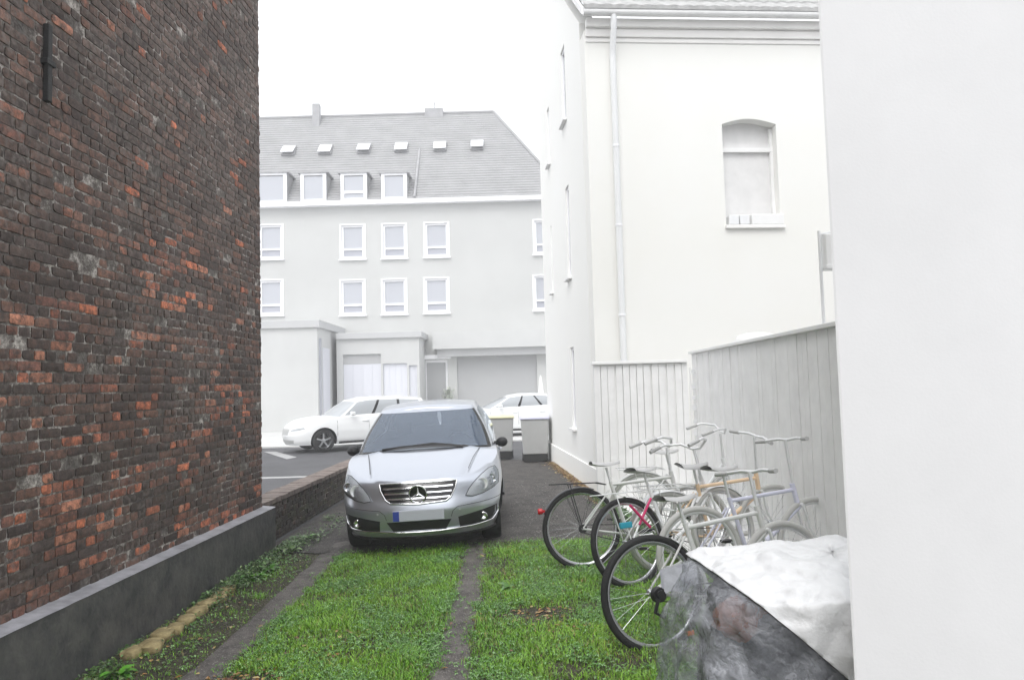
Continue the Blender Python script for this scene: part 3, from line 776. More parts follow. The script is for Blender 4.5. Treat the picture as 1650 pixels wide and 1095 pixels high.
# ---- silver car
root = empty('parked_car', (-1.02, 7.93, .024), R(1.0), 'silver compact hatchback parked on the wheel tracks facing the camera', 'car')
root.rotation_euler = (0, -R(1.9), R(1.5))
A = Car(zb=.20, w=[(.2,.80),(.3,.855),(.55,.882),(.75,.875),(.95,.845),(1.1,.80)],
    yf=[(.18,.12),(.26,.055),(.36,.02),(.48,.0),(.54,.012),(.60,.05),(.72,.075),(.78,.11),(.9,.30),(1.05,.55)],
    yr=[(.2,3.78),(.45,3.87),(.7,3.84),(1.1,3.7)], yc=.98, yd=3.1, n=3.0, nr=3.2,
    zt=[(0,.765),(.12,.785),(.3,.86),(.6,.945),(.95,1.005),(1.6,1.03),(3.0,1.10),(3.9,1.14)], crown=.055, wmax=.88,
    crease=lambda y: .43 + .18 * y if y < 1.3 else 0, axles=(.80, 3.37), wr=.315,
    gb=(.80, .92, 3.78, .40, 3.4), gr=(.575, 1.66, 3.45, .16, 4.0), zr=[(1.66,1.50),(2.0,1.545),(2.5,1.56),(3.45,1.50)], gbulge=.035, ws_th=.80, pillars=(1.42,))
root.scale = (1.035, 1.02, 1.0); A.make(root, M['silver']); A.wheels(root, 7)
# grille
gp_ = [(-.40,.768),(.40,.768),(.385,.70),(.335,.605),(.285,.57),(.0,.553),(-.285,.57),(-.335,.605),(-.385,.70)]
patch(A, gp_, .006).build('grille', M['gloss_black'], root, 40)
g = root.children[-1] if False else [c for c in root.children if c.name.startswith('grille')][0]
mb = MB(); fline(A, gp_ + [gp_[0]], .0085, .012, mb); mb.build('grille_surround', M['chrome'], g, 50)
mb = MB()
for z in (.722, .667, .612):
    hw = .375 - (.77 - z) * .30
    pl = [(-hw, z - .0085), (hw, z - .0085), (hw, z + .0085), (-hw, z + .0085)]; patch(A, pl, .016, rings=2, mb=mb)
mb.build('grille_bar', M['chrome'], g, 40)
# star emblem
ec = (0, .655); er = .088; ey = A.front_y(0, .655) - .034
mb = MB(); mb.tube([(ec[0] + er * math.cos(a), ey, ec[1] + er * math.sin(a)) for a in [i * math.pi / 18 for i in range(36)]], .0085, 8, closed=True)
for k in range(3):
    a = math.pi / 2 + k * 2 * math.pi / 3; tip = (math.cos(a) * er, math.sin(a) * er); sd = (-math.sin(a) * .017, math.cos(a) * .017)
    V = [(ec[0] + sd[0], ey + .004, ec[1] + sd[1]), (ec[0] - sd[0], ey + .004, ec[1] - sd[1]), (ec[0] + tip[0], ey + .002, ec[1] + tip[1]), (ec[0], ey - .012, ec[1])]
    mb.add(V, [(0, 3, 2), (3, 1, 2), (0, 1, 3)])
mb.build('emblem', M['chrome'], g, 30)
mb = MB(); mb.lathe([(er, .018), (er, .03), (.001, .03)], 36, 'y', (0, ey - .014, ec[1]), caps=False); mb.build('emblem_back', M['gloss_black'], g)
# headlights
hl = [(.485,.60),(.52,.665),(.58,.735),(.66,.80),(.74,.845),(.80,.85),(.83,.80),(.838,.735),(.83,.67),(.78,.64),(.66,.60),(.56,.585)]
for sg in (1, -1):
    P = hl if sg > 0 else mirp(hl)
    h = patch(A, P, .001, rings=4, skirt=.01).build('headlight', M['lamp_bowl'], root, 40)
    for cx, cz, rr_ in ((.66, .70, .062), (.765, .735, .05)):
        mb = MB(); cx *= sg; y = A.front_y(cx, cz); mb.lathe([(rr_, -.012), (rr_*.96, -.016), (rr_ * .55, .0), (rr_*.25, -.004), (.001, -.012)], 24, 'y', (cx, y - .006, cz), caps=False); mb.build('reflector', M['lamp_bowl'] if rr_ > .055 else M['chrome'], h, 50)
    patch(A, P, .018, rings=5, skirt=.02, lift=lambda f: .012 * (1 - f ** 4)).build('lens', M['lamp_glass'], h, 50)
    mb = MB(); fline(A, P + [P[0]], .0035, .004, mb, 6); mb.build('seal', M['black_plastic'], h)
# bumper details
lo = [(-.33,.375),(.33,.375),(.27,.275),(-.27,.275)]
patch(A, lo, .004).build('air_intake', M['black_plastic'], root, 40)
fi = [(.40,.39),(.60,.425),(.80,.45),(.80,.37),(.74,.305),(.55,.285),(.41,.28)]
for sg in (1, -1):
    P = fi if sg > 0 else mirp(fi)
    i_ = patch(A, P, .003).build('fog_intake', M['black_plastic'], root, 40)
    cx, cz = .655 * sg, .36; mb = MB(); mb.lathe([(.042, -.014), (.036, -.018), (.03, -.006), (.001, -.002)], 24, 'y', (cx, A.front_y(cx, cz) - .004, cz), caps=False); mb.build('fog_lamp', M['chrome'], i_, 50)
    mb = MB(); e = [(.41,.272),(.55,.277),(.745,.297),(.808,.365),(.815,.41)]; fline(A, e if sg > 0 else mirp(e), .0085, .010, mb); mb.build('chrome_strip', M['chrome'], root, 50)
mb = MB(); fline(A, [(-.41,.272),(-.2,.258),(0,.254),(.2,.258),(.41,.272)], .009, .010, mb); mb.build('chrome_strip', M['chrome'], root, 50)
for sg in (1, -1): mb = MB(); P = [(.845,.53),(.6,.515),(.4,.50),(.35,.46),(.33,.40)]; fline(A, P if sg > 0 else mirp(P), .003, -.001, mb, 6); mb.build('bumper_seam', M['black_plastic'], root)
for sg in (1, -1):
    mb = MB(); mb.lathe([(.011, -.004), (.001, -.005)], 12, 'y', (sg * .42, A.front_y(.42, .465), .465)); mb.build('parking_sensor', M['alloy'], root)
# lower lip
mb = MB(); fline(A, [(-.76,.205),(-.4,.20),(0,.198),(.4,.20),(.76,.205)], .02, -.01, mb); mb.build('front_lip', M['black_plastic'], root, 50)
# number plate
pz0, pz1 = .385, .495; ypl = A.front_y(0, .44) - .022
mb = MB(); mb.box((-.262, ypl, pz0), (.262, ypl + .02, pz1)); pl = mb.build('number_plate', M['plate'], root, bevel=.004)
mb = MB(); mb.box((-.258, ypl - .003, pz0 + .004), (-.195, ypl + .002, pz1 - .004)); mb.build('country_band', M['plate_blue'], pl)
# bonnet shut lines (follow the crease)
for sg in (1, -1):
    mb = MB(); pts = []
    for i in range(22):
        y = .20 + .76 * i / 21; cr = A.crease(y) + .035
        # find ring edge at this y
        zk = sm(A.zt, y, .06); xk = sm(A.w, zk) * max(0, 1 - ((A.yc - y) / (A.yc - sm(A.yf, zk))) ** A.n) ** (1 / A.n) if y < A.yc else .84
        if xk < cr + .01: continue
        pts.append((sg * cr, y, A.hood_z(cr, y, xk, zk) + .0005))
    mb.tube(pts, .0035, 6); mb.build('bonnet_seam', M['black_plastic'], root, 50)
# wipers, cowl
mb = MB()
def wsp(x, t, off=.02):
    # point on windscreen at lateral x, level t
    best = min((A.gp(a / 60, t) for a in range(0, 50)), key=lambda p: abs(p[0] - abs(x))); return (x, best[1] - off, best[2] + off * .6)
mb.tube([wsp(x, t) for x, t in ((-.48,.065), (-.25,.09), (0,.10), (.25,.075))], .012, 6); mb.tube([wsp(.45, .02), wsp(.33,.07), wsp(.1,.125), wsp(-.12,.10)], [.018,.014,.012,.010], 6)
mb.build('wiper', M['black_plastic'], root, 50)
mb = MB(); mb.grid(lambda u, v: ((-.70 + 1.4 * u), A.gp(0, 0)[1] - .05 + .06 * v + .22 * abs(2*u-1) ** 3, 1.02 + .052 * (1 - (2*u-1) ** 2) + .02 * v), 30, 2); mb.build('cowl', M['black_plastic'], root, 60)
# mirrors
for sg in (1, -1):
    mb = MB(); bm = bmesh.new(); bmesh.ops.create_uvsphere(bm, u_segments=20, v_segments=12, radius=1)
    V = [(sg * .90 + v.co.x * .07, 1.42 + v.co.y * .07 + .02, 1.04 + v.co.z * .06) for v in bm.verts]; Fc = [tuple(v.index for v in f.verts) for f in bm.faces]; bm.free()
    mb.add(V, Fc); mb.tube([(sg * .80, 1.45, 1.03), (sg * .88, 1.45, 1.03)], .025, 8); mi_ = mb.build('wing_mirror', M['black_plastic'], root, 60)
# door handles, sill
for sg in (1, -1):
    for y in (2.05, 2.95):
        mb = MB(); mb.tube([(sg * .865, y, .90), (sg * .885, y + .03, .905), (sg * .885, y + .16, .905), (sg * .865, y + .19, .90)], .014, 8); mb.build('door_handle', M['silver'], root, 50)
    mb = MB(); mb.tube([(sg * .875, 1.28, .42), (sg * .885, 2, .42), (sg * .875, 2.9, .42)], .02, 8); mb.build('side_strip', M['black_plastic'], root, 50)
    for y in (1.42, 2.3, 3.15): mb = MB(); mb.tube([(sg * (sm(A.w, z) + .0005), y + .03 * (z > .9), z) for z in (.25,.4,.55,.7,.85,1.0)], .003, 6); mb.build('door_seam', M['black_plastic'], root)
# seats etc.
for sg in (-1, 1):
    mb = MB(); mb.box((sg*.37 - .24, 2.15, .45), (sg*.37 + .24, 2.3, 1.12)); mb.box((sg*.37 - .24, 1.7, .40), (sg*.37 + .24, 2.25, .55)); s_ = mb.build('seat', M['seat_cloth'], root, 40, bevel=.05)
    mb = MB(); mb.box((sg*.37 - .12, 2.2, 1.15), (sg*.37 + .12, 2.29, 1.34)); mb.build('headrest', M['seat_cloth'], s_, 40, bevel=.035)
mb = MB(); mb.box((-.66, 1.15, .5), (.66, 1.6, 1.03)); mb.build('dashboard', M['seat_cloth'], root, 40, bevel=.08)
mb = MB(); mb.tube([(.37 + .18 * math.cos(a), 1.68 + .05 * math.sin(a), 1.0 + .17 * math.sin(a)) for a in [i * math.pi / 12 for i in range(24)]], .014, 8, closed=True); mb.box((.22, 1.67, .985), (.52, 1.69, 1.015)); mb.build('steering_wheel', M['black_plastic'], root, 50)
mb = MB(); mb.box((-.11, 1.82, 1.40), (.11, 1.84, 1.46)); mb.box((-.012, 1.80, 1.45), (.012, 1.83, 1.52)); mb.build('rear_view_mirror', M['black_plastic'], root, bevel=.01)

# ---- white estate behind
def white_car(loc, rz, label, S, roofrails=False):
    r_ = empty('parked_car', loc, rz, label, 'car'); S.make(r_, M['white_paint'], detail=False)
    S.wheels(r_, 5, M['alloy'])
    hw = [(.40,.66),(.55,.70),(.76,.74),(.80,.70),(.70,.655),(.45,.63)]
    for sg in (1, -1): patch(S, hw if sg > 0 else mirp(hw), .004).build('headlight', M['pale_glass'], r_, 40)
    patch(S, [(-.36,.70),(.36,.70),(.30,.52),(-.30,.52)], .005).build('grille', M['bin_veiled'], r_, 40)
    patch(S, [(-.55,.38),(.55,.38),(.5,.28),(-.5,.28)], .005).build('air_intake', M['bin_veiled'], r_, 40)
    for sg in (1, -1):
        mb = MB(); mb.box((sg*.98 - .07, S.gb[1] + .45, S.zt[4][1] + .03), (sg*.98 + .07, S.gb[1] + .58, S.zt[4][1] + .15)); mb.build('wing_mirror', M['white_paint'], r_, 40, bevel=.03)
        for y in (S.yc + .22, S.yc + 1.2, S.yd - .1): mb = MB(); mb.tube([(sg * (sm(S.w, z) + .001), y, z) for z in (.3,.5,.7,.9)], .005, 6); mb.build('door_seam', M['black_plastic'], r_)
        mb = MB(); mb.tube([(sg * (sm(S.w, .3) + .004), S.axles[0] + .45, .26), (sg * (sm(S.w, .3) + .004), S.axles[1] - .45, .26)], .035, 8)
        mb.build('sill_trim', M['black_plastic'], r_)
        for y in (S.yc + 1.0, S.yc + 1.95):
            mb = MB(); mb.tube([(sg * (sm(S.w, .85) - .005), y, .86), (sg * (sm(S.w, .85) + .02), y + .03, .865), (sg * (sm(S.w, .85) + .02), y + .17, .865), (sg * (sm(S.w, .85) - .005), y + .2, .86)], .015, 8); mb.build('door_handle', M['white_paint'], r_, 50)
    return r_
def est():
    return Car(zb=.22, w=[(.2,.84),(.35,.90),(.6,.915),(.8,.90),(1.0,.86),(1.1,.82)], yf=[(.2,.12),(.3,.05),(.5,.0),(.65,.03),(.8,.12),(.95,.4),(1.1,.8)],
    yr=[(.2,4.5),(.5,4.6),(.8,4.58),(1.1,4.45)], yc=1.1, yd=3.7, n=2.9, nr=3.2, zt=[(0,.86),(.15,.90),(.5,.96),(.9,.99),(1.4,1.0),(2.5,1.03),(4.6,1.10)], crown=.05, wmax=.91,
    crease=lambda y: 0, axles=(.92, 3.62), wr=.335, gb=(.80, 1.25, 4.45, .4, 3.4), gr=(.62, 1.95, 4.25, .2, 4), zr=[(2.0,1.46),(2.4,1.53),(3.3,1.53),(4.25,1.47)], gbulge=.04, ws_th=.8, pillars=(1.30, 1.66))
fp = atZ(521, 728)
rzs = R(78)
# front axle right wheel lands at fp: car's -y is forward; rotate so front looks left, toward camera slightly
def rot2(x, y, a): return (x * math.cos(a) - y * math.sin(a), x * math.sin(a) + y * math.cos(a))
ang = R(-58)   # local -y (forward) -> world (-sin.., )
def place(ax, ay, ang, tgt): dx, dy = rot2(ax, ay, ang); return (tgt.x - dx, tgt.y - dy, 0)
# local forward (0,-1) rotated by ang -> (sin(ang), -cos(ang)); want (-0.95,-0.3): ang=-72deg
white_car(place(.78, .92, ang, fp), ang, 'white estate car parked in the lot left of the silver car', est())
sed = est(); sed.gb = (.80, 1.15, 4.3, .4, 3.4); sed.gr = (.56, 2.0, 3.5, .2, 4); sed.zr = [(2.0,1.40),(2.5,1.47),(3.0,1.47),(3.5,1.42)]
white_car(place(.78, .92, R(-80), atZ(772, 706)), R(-80), 'white car with arched roof parked behind the wheelie bins', sed)

# ------------------------------------------------------------------ BICYCLES
def bike(loc, rz, lean, label, fr='white_frame', tyre_r='rubber', tyre_f='veiled_tyre', guard=None, guard_mat='white_frame', bars='flat', saddle='saddle', fork='veiled_steel', rack=True, lamp=True, front_z=0, ladies=False, rim='steel', extra=None, barz=1.08, basket=None, guardf=None, seat_h=.94, sc=1.03):
    """x forward (front wheel at +x), rear wheel centre over the origin"""
    rt = empty('bicycle', loc, rz, label, 'bicycle', 'bicycles parked along the fence')
    rt.rotation_euler = (lean, 0, rz); rt.scale = (sc, sc, sc)
    r = .345; WB = 1.06
    def wheel(cx, cz, tyre, nm):
        mb = MB(); mb.tube([(cx + r * math.cos(a), 0, cz + r * math.sin(a)) for a in [i * math.pi / 24 for i in range(48)]], .024, 10, closed=True)
        w = mb.build('wheel', M[tyre], rt, 60)
        mb = MB(); mb.lathe([(r - .018, -.012), (r - .034, -.011), (r - .040, 0), (r - .034, .011), (r - .018, .012)], 48, 'y', (cx, 0, cz), caps=False); mb.build('rim', M[rim], w, 60)
        mb = MB()
        for k in range(28):
            a = 2 * math.pi * k / 28; b = a + (.55 if k % 2 else -.55); sd = .028 if k % 4 < 2 else -.028
            mb.tube([(cx + .022 * math.cos(b), sd, cz + .022 * math.sin(b)), (cx + (r - .035) * math.cos(a), 0, cz + (r - .035) * math.sin(a))], .0013, 4, caps=False)
        mb.build('spokes', M['steel'], w)
        mb = MB(); mb.lathe([(.012, -.06), (.024, -.034), (.016, -.02), (.016, .02), (.024, .034), (.012, .06)], 14, 'y', (cx, 0, cz)); mb.build('hub', M['steel'], w, 40)
    wheel(0, r + .02, tyre_r, 'r'); wheel(WB, r + .02 + front_z, tyre_f, 'f')
    zc = r + .02; bb = (.43, 0, .30); st = (.30, 0, .78); hd = (.90, 0, .80 + front_z * .8); hb = (.925, 0, .66 + front_z * .8)
    mb = MB()
    if ladies:
        mb.tube([bb, st], .017, 10); mb.tube([hb, (.7, 0, .44), (.5, 0, .34), bb], .019, 10); mb.tube([hd, (.72,0,.56), (.5,0,.42), (.40,0,.41)], .015, 10)
    else:
        mb.tube([bb, st], .017, 10); mb.tube([bb, hb], .02, 10); mb.tube([(.31,0,.75), hd], .016, 10)
    mb.tube([hb, hd, (.888, 0, hd[2] + .05)], .021, 10)
    for sd in (-.055, .055):
        mb.tube([(0, sd, zc), (.2, sd * .7, .33), (.41, sd * .5, .30)], .009, 8); mb.tube([(0, sd, zc), (.28, sd * .35, .70)], .008, 8)
    f = mb.build('frame', M[fr], rt, 60)
    mb = MB()
    for sd in (-.05, .05): mb.tube([(WB, sd, zc + front_z), (.98, sd, zc + .12 + front_z), (.935, sd * .9, .68 + front_z * .9)], .011, 8)
    mb.tube([(.935, -.05, .68 + front_z*.9), (.935, .05, .68 + front_z*.9)], .014, 8); mb.build('fork', M[fork], rt, 60)
    top = (.87, 0, barz); mb = MB(); mb.tube([hd, top], .013, 8)
    if bars == 'flat': mb.tube([(.84, -.30, barz), (.89, -.12, barz + .01), (.90, 0, barz), (.89, .12, barz + .01), (.84, .30, barz)], .012, 8)
    else: mb.tube([(.60, -.27, barz + .03), (.75, -.27, barz + .08), (.87, -.17, barz + .07), (.90, -.05, barz + .01), (.90, .05, barz + .01), (.87, .17, barz + .07), (.75, .27, barz + .08), (.60, .27, barz + .03)], .012, 8)
    hbo = mb.build('handlebar', M['veiled_steel'], rt, 60)
    for sd in (-1, 1):
        mb = MB()
        if bars == 'flat': mb.tube([(.855, sd*.24, barz), (.825, sd*.34, barz)], .017, 8)
        else: mb.tube([(.70, sd*.27, barz + .065), (.58, sd*.27, barz + .025)], .017, 8)
        mb.build('grip', M[saddle], hbo, 60)
    mb = MB(); mb.tube([st, (.268, 0, seat_h - .03)], .012, 8); sp = mb.build('seat_post', M['veiled_steel'], rt, 60)
    mb = MB()
    def sad(u, v):
        x = .12 + .28 * u; wd = .075 * (1 - u) ** .8 + .018; a = math.pi * v
        return (x, wd * math.cos(a), seat_h - .015 + .03 * math.sin(a) + .02 * (u - .5) ** 2 * 4 - .0)
    mb.grid(sad, 12, 10); mb.grid(lambda u, v: (.12 + .28*u, (.075 * (1 - u) ** .8 + .018) * (2*v - 1), seat_h - .016 + .02 * (u-.5)**2 * 4), 12, 2); mb.build('saddle', M[saddle], rt, 50)
    mb = MB(); mb.lathe([(.085, -.052), (.09, -.05), (.085, -.048)], 30, 'y', (bb[0], 0, bb[2]), caps=False)
    for k in range(5):
        a = k * 1.2566; mb.tube([(bb[0], -.05, bb[2]), (bb[0] + .085 * math.cos(a), -.05, bb[2] + .085 * math.sin(a))], .006, 5)
    mb.tube([(bb[0], -.07, bb[2]), (bb[0] + .10, -.085, bb[2] - .13)], .010, 6); mb.tube([(bb[0], .07, bb[2]), (bb[0] - .10, .085, bb[2] + .13)], .010, 6); mb.tube([(bb[0], -.07, bb[2]), (bb[0], .07, bb[2])], .016, 8)
    ck = mb.build('crankset', M['steel'], rt, 60)
    for sd, dx, dz in ((-1, .10, -.13), (1, -.10, .13)):
        mb = MB(); mb.box((bb[0] + dx - .045, min(sd*.09, sd*.18), bb[2] + dz - .012), (bb[0] + dx + .045, max(sd*.09, sd*.18), bb[2] + dz + .012)); mb.build('pedal', M['black_plastic'], ck, bevel=.005)
    mb = MB(); mb.tube([(0, -.05, zc + .035), (bb[0], -.05, bb[2] + .088)], .004, 5); mb.tube([(0, -.05, zc - .035), (bb[0], -.05, bb[2] - .088)], .004, 5)
    mb.lathe([(.04, -.056), (.04, -.044)], 18, 'y', (0, 0, zc)); mb.build('chain', M['black_plastic'], rt, 40)
    def fender(cx, cz, a0, a1, nm, m):
        mb = MB(); mb.grid(lambda u, v: ((lambda a, s_: (cx + (r + .035 - .012 * (abs(2*s_-1)) ** 2) * math.cos(a), (s_ - .5) * .056, cz + (r + .035 - .012 * (abs(2*s_-1)) ** 2) * math.sin(a)))(a0 + (a1 - a0) * u, v)), 30, 4)
        for a in (a0 + .05, (a0 + a1) / 2):
            for sd in (-.03, .03): mb.tube([(cx, sd * 1.6, cz), (cx + (r + .03) * math.cos(a), sd, cz + (r + .03) * math.sin(a))], .002, 4)
        mb.build('mudguard', M[m], rt, 60)
    if guard: fender(0, zc, guard[0], guard[1], 'r', guard_mat)
    if guardf: fender(WB, zc + front_z, guardf[0], guardf[1], 'f', guard_mat)
    if rack:
        mb = MB()
        for sd in (-.06, .06): mb.tube([(-.28, sd, zc + .41), (.16, sd, zc + .41), (.25, sd * .4, zc + .39)], .006, 6); mb.tube([(0, sd, zc), (-.10, sd, zc + .41)], .005, 6)
        for k in range(4): mb.tube([(-.26 + k * .12, -.06, zc + .41), (-.26 + k * .12, .06, zc + .41)], .004, 5)
        mb.build('rack', M[rack if isinstance(rack, str) else 'veiled_steel'], rt, 60)
    if lamp:
        z = zc + .17 if lamp == 'low' else zc + .36; x = -(r + .028) if lamp == 'low' else -.33
        mb = MB(); mb.lathe([(.022, -.03), (.028, -.02), (.028, .01), (.016, .02)], 14, 'x', (x, 0, z)); 
        if lamp == 'low': mb.box((x, -.008, z - .012), (x + .07, .008, z + .012))
        mb.build('tail_light', M['red_lens'], rt, 40)
    if extra: extra(rt, zc)
    return rt
def gpos(px, py): p = atZ(px, py); return (p.x, p.y, gz(p.x, p.y) + .0)
# far bike: dark tyre, frame paled by the veil put in its colour
def ex_far(rt, zc):
    mb = MB(); mb.lathe([(.012, -.25), (.012, .08)], 8, 'y', (-.02, 0, zc + .30)); 
bike((.62, 7.15, .045), R(6), R(-8), 'black wheeled bicycle with red tail light, rear wheel against the gravel path', fr='veiled_grey_frame', guard=(1.2, 2.75), guard_mat='black_frame', bars='dutch', lamp='low', rack='black_frame')
def ex_mid(rt, zc):
    mb = MB(); mb.tube([(0, -.062, zc), (.41, -.04, .31)], .012, 8); mb.tube([(.1, -.058, .50), (.28, -.03, .70)], .011, 8); mb.build('pink_stay', M['pink'], rt, 50)
    mb = MB(); mb.box((-.10, -.075, zc + .12), (.02, -.045, zc + .17)); mb.build('skirt_guard', M['blue'], rt, bevel=.008)
    mb = MB(); mb.tube([(.02, -.075, zc + .30), (.20, -.07, zc + .10)], .012, 8); mb.tube([(.1, .05, zc+.33), (.3, .05, zc+.2)], .012, 8); mb.build('sticker_band', M['pink'], rt, 50)
bike((.98, 6.45, .05), R(28), R(-10), 'white framed bicycle with pink and blue parts, in the middle of the row', fr='white_frame', ladies=True, guard=(.35, 1.5), bars='dutch', lamp=False, rack='white_frame', extra=ex_mid, guardf=(.4, 2.4))
def ex_near(rt, zc):
    mb = MB(); mb.grid(lambda u, v: (.03 + .26 * u, -.10 - .012 * math.sin(u * 3.1) , zc + .0 + .15 * v + .03 * u + .012 * math.sin(u * 9)), 14, 5)
    mb.grid(lambda u, v: (.03 + .26 * u, -.072 , zc + .0 + .15 * v + .03 * u), 4, 2); mb.build('chain_guard', M['grey_bag'], rt, 60)
    mb = MB(); mb.lathe([(.045, -.10), (.05, -.06)], 16, 'y', (0, 0, zc)); mb.lathe([(.03, -.12), (.03, -.10)], 10, 'y', (0, 0, zc)); mb.tube([(0,-.09,zc), (-.05,-.10,zc-.1), (.02,-.09,zc-.14)], .012, 8); mb.build('derailleur', M['black_plastic'], rt, 40)
    mb = MB(); mb.box((.2, -.03, .08), (.26, .0, .11)); mb.build('reflector', M['orange_lens'], rt, bevel=.004)
bike((.905, 5.0, .02), R(20), R(-8), 'bicycle with big black rear wheel beside the plastic covered pile, nearest of the row', fr='veiled_grey_frame', guard=(-.2, 1.1), guard_mat='white_frame', bars='flat', lamp=False, rack=False, extra=ex_near, tyre_f='veiled_tyre')  # white mudguard placed to carry the veil across the tyre's upper right
bike((1.35, 6.95, .045), R(14), R(6), 'bicycle whitened by a painted-in veil, with light orange frame, between the white one and the fence', fr='veiled_orange', tyre_r='veiled_tyre', guard=(.2, 2.6), guard_mat='veiled_steel', bars='flat', lamp=False, rack=True, barz=1.18, rim='veiled_steel', ladies=False)
bike((1.45, 5.95, .045), R(16), R(-6), 'lavender bicycle whitened by a painted-in veil, with tall handlebar leaning toward the grey fence', fr='lavender', tyre_r='veiled_tyre', bars='flat', lamp=False, rack=False, barz=1.20, rim='veiled_steel', seat_h=1.0)
bike((1.40, 8.4, .045), R(4), R(4), 'bicycle at the back, whitened by a painted-in veil, by the board fence corner', fr='white_frame', tyre_r='veiled_tyre', guard=(.2, 2.6), guard_mat='veiled_grey_frame', bars='dutch', lamp=False, rack=True, barz=1.12, rim='veiled_steel', ladies=True)

# ------------------------------------------------------------------ pile under plastic
PC = Vector((1.50, 3.62, 0))
def pile_pt(u, v, infl=0.0, amp=1.0, seed=0):
    """u around 0..1, v 0 (ground) .. 1 (top centre)"""
    a = 2 * math.pi * u; n = 3.2
    ca, sa = math.cos(a), math.sin(a)
    k = (abs(ca) ** n + abs(sa) ** n) ** (-1 / n)
    if v < .55:
        t = v / .55; rr_ = 1.0 - .13 * t ** 2; z = .86 * t
    else:
        t = (v - .55) / .45; rr_ = .87 * (1 - t) ** .8 ; z = .86 + .09 * math.sin(t * 1.57)
    X = k * ca * .78 * rr_; Y = k * sa * .62 * rr_
    p = Vector((X, Y, z)); 
    f = noise.noise(Vector((a * 2.0 + seed, z * 1.2, seed))) * .05 + abs(noise.noise(Vector((p.x * 5, p.y * 5, p.z * 5 + seed)))) * .05 - abs(noise.noise(Vector((p.x * 12 + 4, p.y * 12, p.z * 9 + seed)))) * .03
    q6 = noise.noise(Vector((p.x * 3, p.y * 3, p.z * 3))) * .35
    for sc_, am_ in ((2.6, .045), (7.0, .014)):
        dd, _pp = noise.voronoi(Vector((p.x * sc_ + q6, p.y * sc_ - q6, p.z * sc_ + seed))); f += (min(.5, dd[1] - dd[0]) - .2) * am_
    fold = .03 * math.sin(a * 17 + 2 * noise.noise(Vector((a, 0, 3)))) * (1 - min(1, v * 1.5))
    s_ = 1 + (f * amp + fold * amp + infl) / .7
    return (PC.x + X * s_, PC.y + Y * s_, max(0.0, z * (1 + .02 * amp * noise.noise(Vector((X * 4, Y * 4, seed)))) + infl + (f * .6 * amp if v > .3 else 0)))
M['pile_dark'] = mat('pile_dark', (.030,.032,.037), .7, col2=(.16,.165,.185), vscale=5.5, bump=.8, bscale=14, bdist=.03)
M['pile_rust'] = mat('pile_rust', (.20,.07,.045), .7, col2=(.34,.15,.11), vscale=14, bump=.6, bscale=20)
def plastic(name):
    m = bpy.data.materials.new(name); m.use_nodes = True; nt = m.node_tree; N = nt.nodes; L = nt.links; b = N['Principled BSDF']; out = N['Material Output']
    b.inputs['Base Color'].default_value = (.50,.52,.56,1); b.inputs['Roughness'].default_value = .12
    tr = N.new('ShaderNodeBsdfTransparent'); tr.inputs['Color'].default_value = (.92,.93,.95,1)
    tc = N.new('ShaderNodeTexCoord'); n1 = N.new('ShaderNodeTexNoise'); n1.inputs['Scale'].default_value = 7; n1.inputs['Detail'].default_value = 7; n1.inputs['Roughness'].default_value = .6; n1.inputs['Distortion'].default_value = 1.6
    L.new(tc.outputs['Object'], n1.inputs['Vector'])
    n1.inputs['Scale'].default_value = 5; n1.inputs['Distortion'].default_value = .4; n1.inputs['Detail'].default_value = 4
    ad = N.new('ShaderNodeVectorMath'); ad.operation = 'MULTIPLY_ADD'; L.new(n1.outputs['Color'], ad.inputs[0]); ad.inputs[1].default_value = (.35, .35, .35); L.new(tc.outputs['Object'], ad.inputs[2])
    v1 = N.new('ShaderNodeTexVoronoi'); v1.feature = 'DISTANCE_TO_EDGE'; v1.inputs['Scale'].default_value = 7; L.new(ad.outputs[0], v1.inputs['Vector'])
    r0 = N.new('ShaderNodeMapRange'); r0.inputs['From Min'].default_value = 0; r0.inputs['From Max'].default_value = .10; r0.inputs['To Min'].default_value = .10; r0.inputs['To Max'].default_value = 0; L.new(v1.outputs['Distance'], r0.inputs['Value'])
    r3 = N.new('ShaderNodeMapRange'); r3.inputs['From Min'].default_value = .40; r3.inputs['From Max'].default_value = .68; r3.inputs['To Min'].default_value = .20; r3.inputs['To Max'].default_value = .55; L.new(n1.outputs['Fac'], r3.inputs['Value'])
    r = N.new('ShaderNodeMath'); r.operation = 'ADD'; L.new(r0.outputs['Result'], r.inputs[0]); L.new(r3.outputs['Result'], r.inputs[1])
    mx = N.new('ShaderNodeMixShader'); L.new(r.outputs[0], mx.inputs[0]); L.new(tr.outputs[0], mx.inputs[1]); L.new(b.outputs[0], mx.inputs[2]); L.new(mx.outputs[0], out.inputs['Surface'])
    bp = N.new('ShaderNodeBump'); bp.inputs['Strength'].default_value = .8; bp.inputs['Distance'].default_value = .03
    n9 = N.new('ShaderNodeTexNoise'); n9.inputs['Scale'].default_value = 16; n9.inputs['Detail'].default_value = 5; n9.inputs['Distortion'].default_value = .8; L.new(tc.outputs['Object'], n9.inputs['Vector'])
    a9 = N.new('ShaderNodeMath'); a9.operation = 'ADD'; L.new(v1.outputs['Distance'], a9.inputs[0]); L.new(n9.outputs['Fac'], a9.inputs[1]); L.new(a9.outputs[0], bp.inputs['Height']); L.new(bp.outputs['Normal'], b.inputs['Normal'])
    return m
M['clear_plastic'] = plastic('clear_plastic')
M['veil_white'] = mat('veil_white', (.80,.81,.82), .4, bump=.8, bscale=7, bdist=.035)
mb = MB(); mb.grid(lambda u, v: pile_pt(u, v, -.11, .9, 2), 110, 50); pil = mb.build('junk_pile', M['pile_dark'], None, 50, weld=True, normals=True)
tag(pil, 'dark grey bulky pile seen through clear plastic at the bottom right', 'pile')
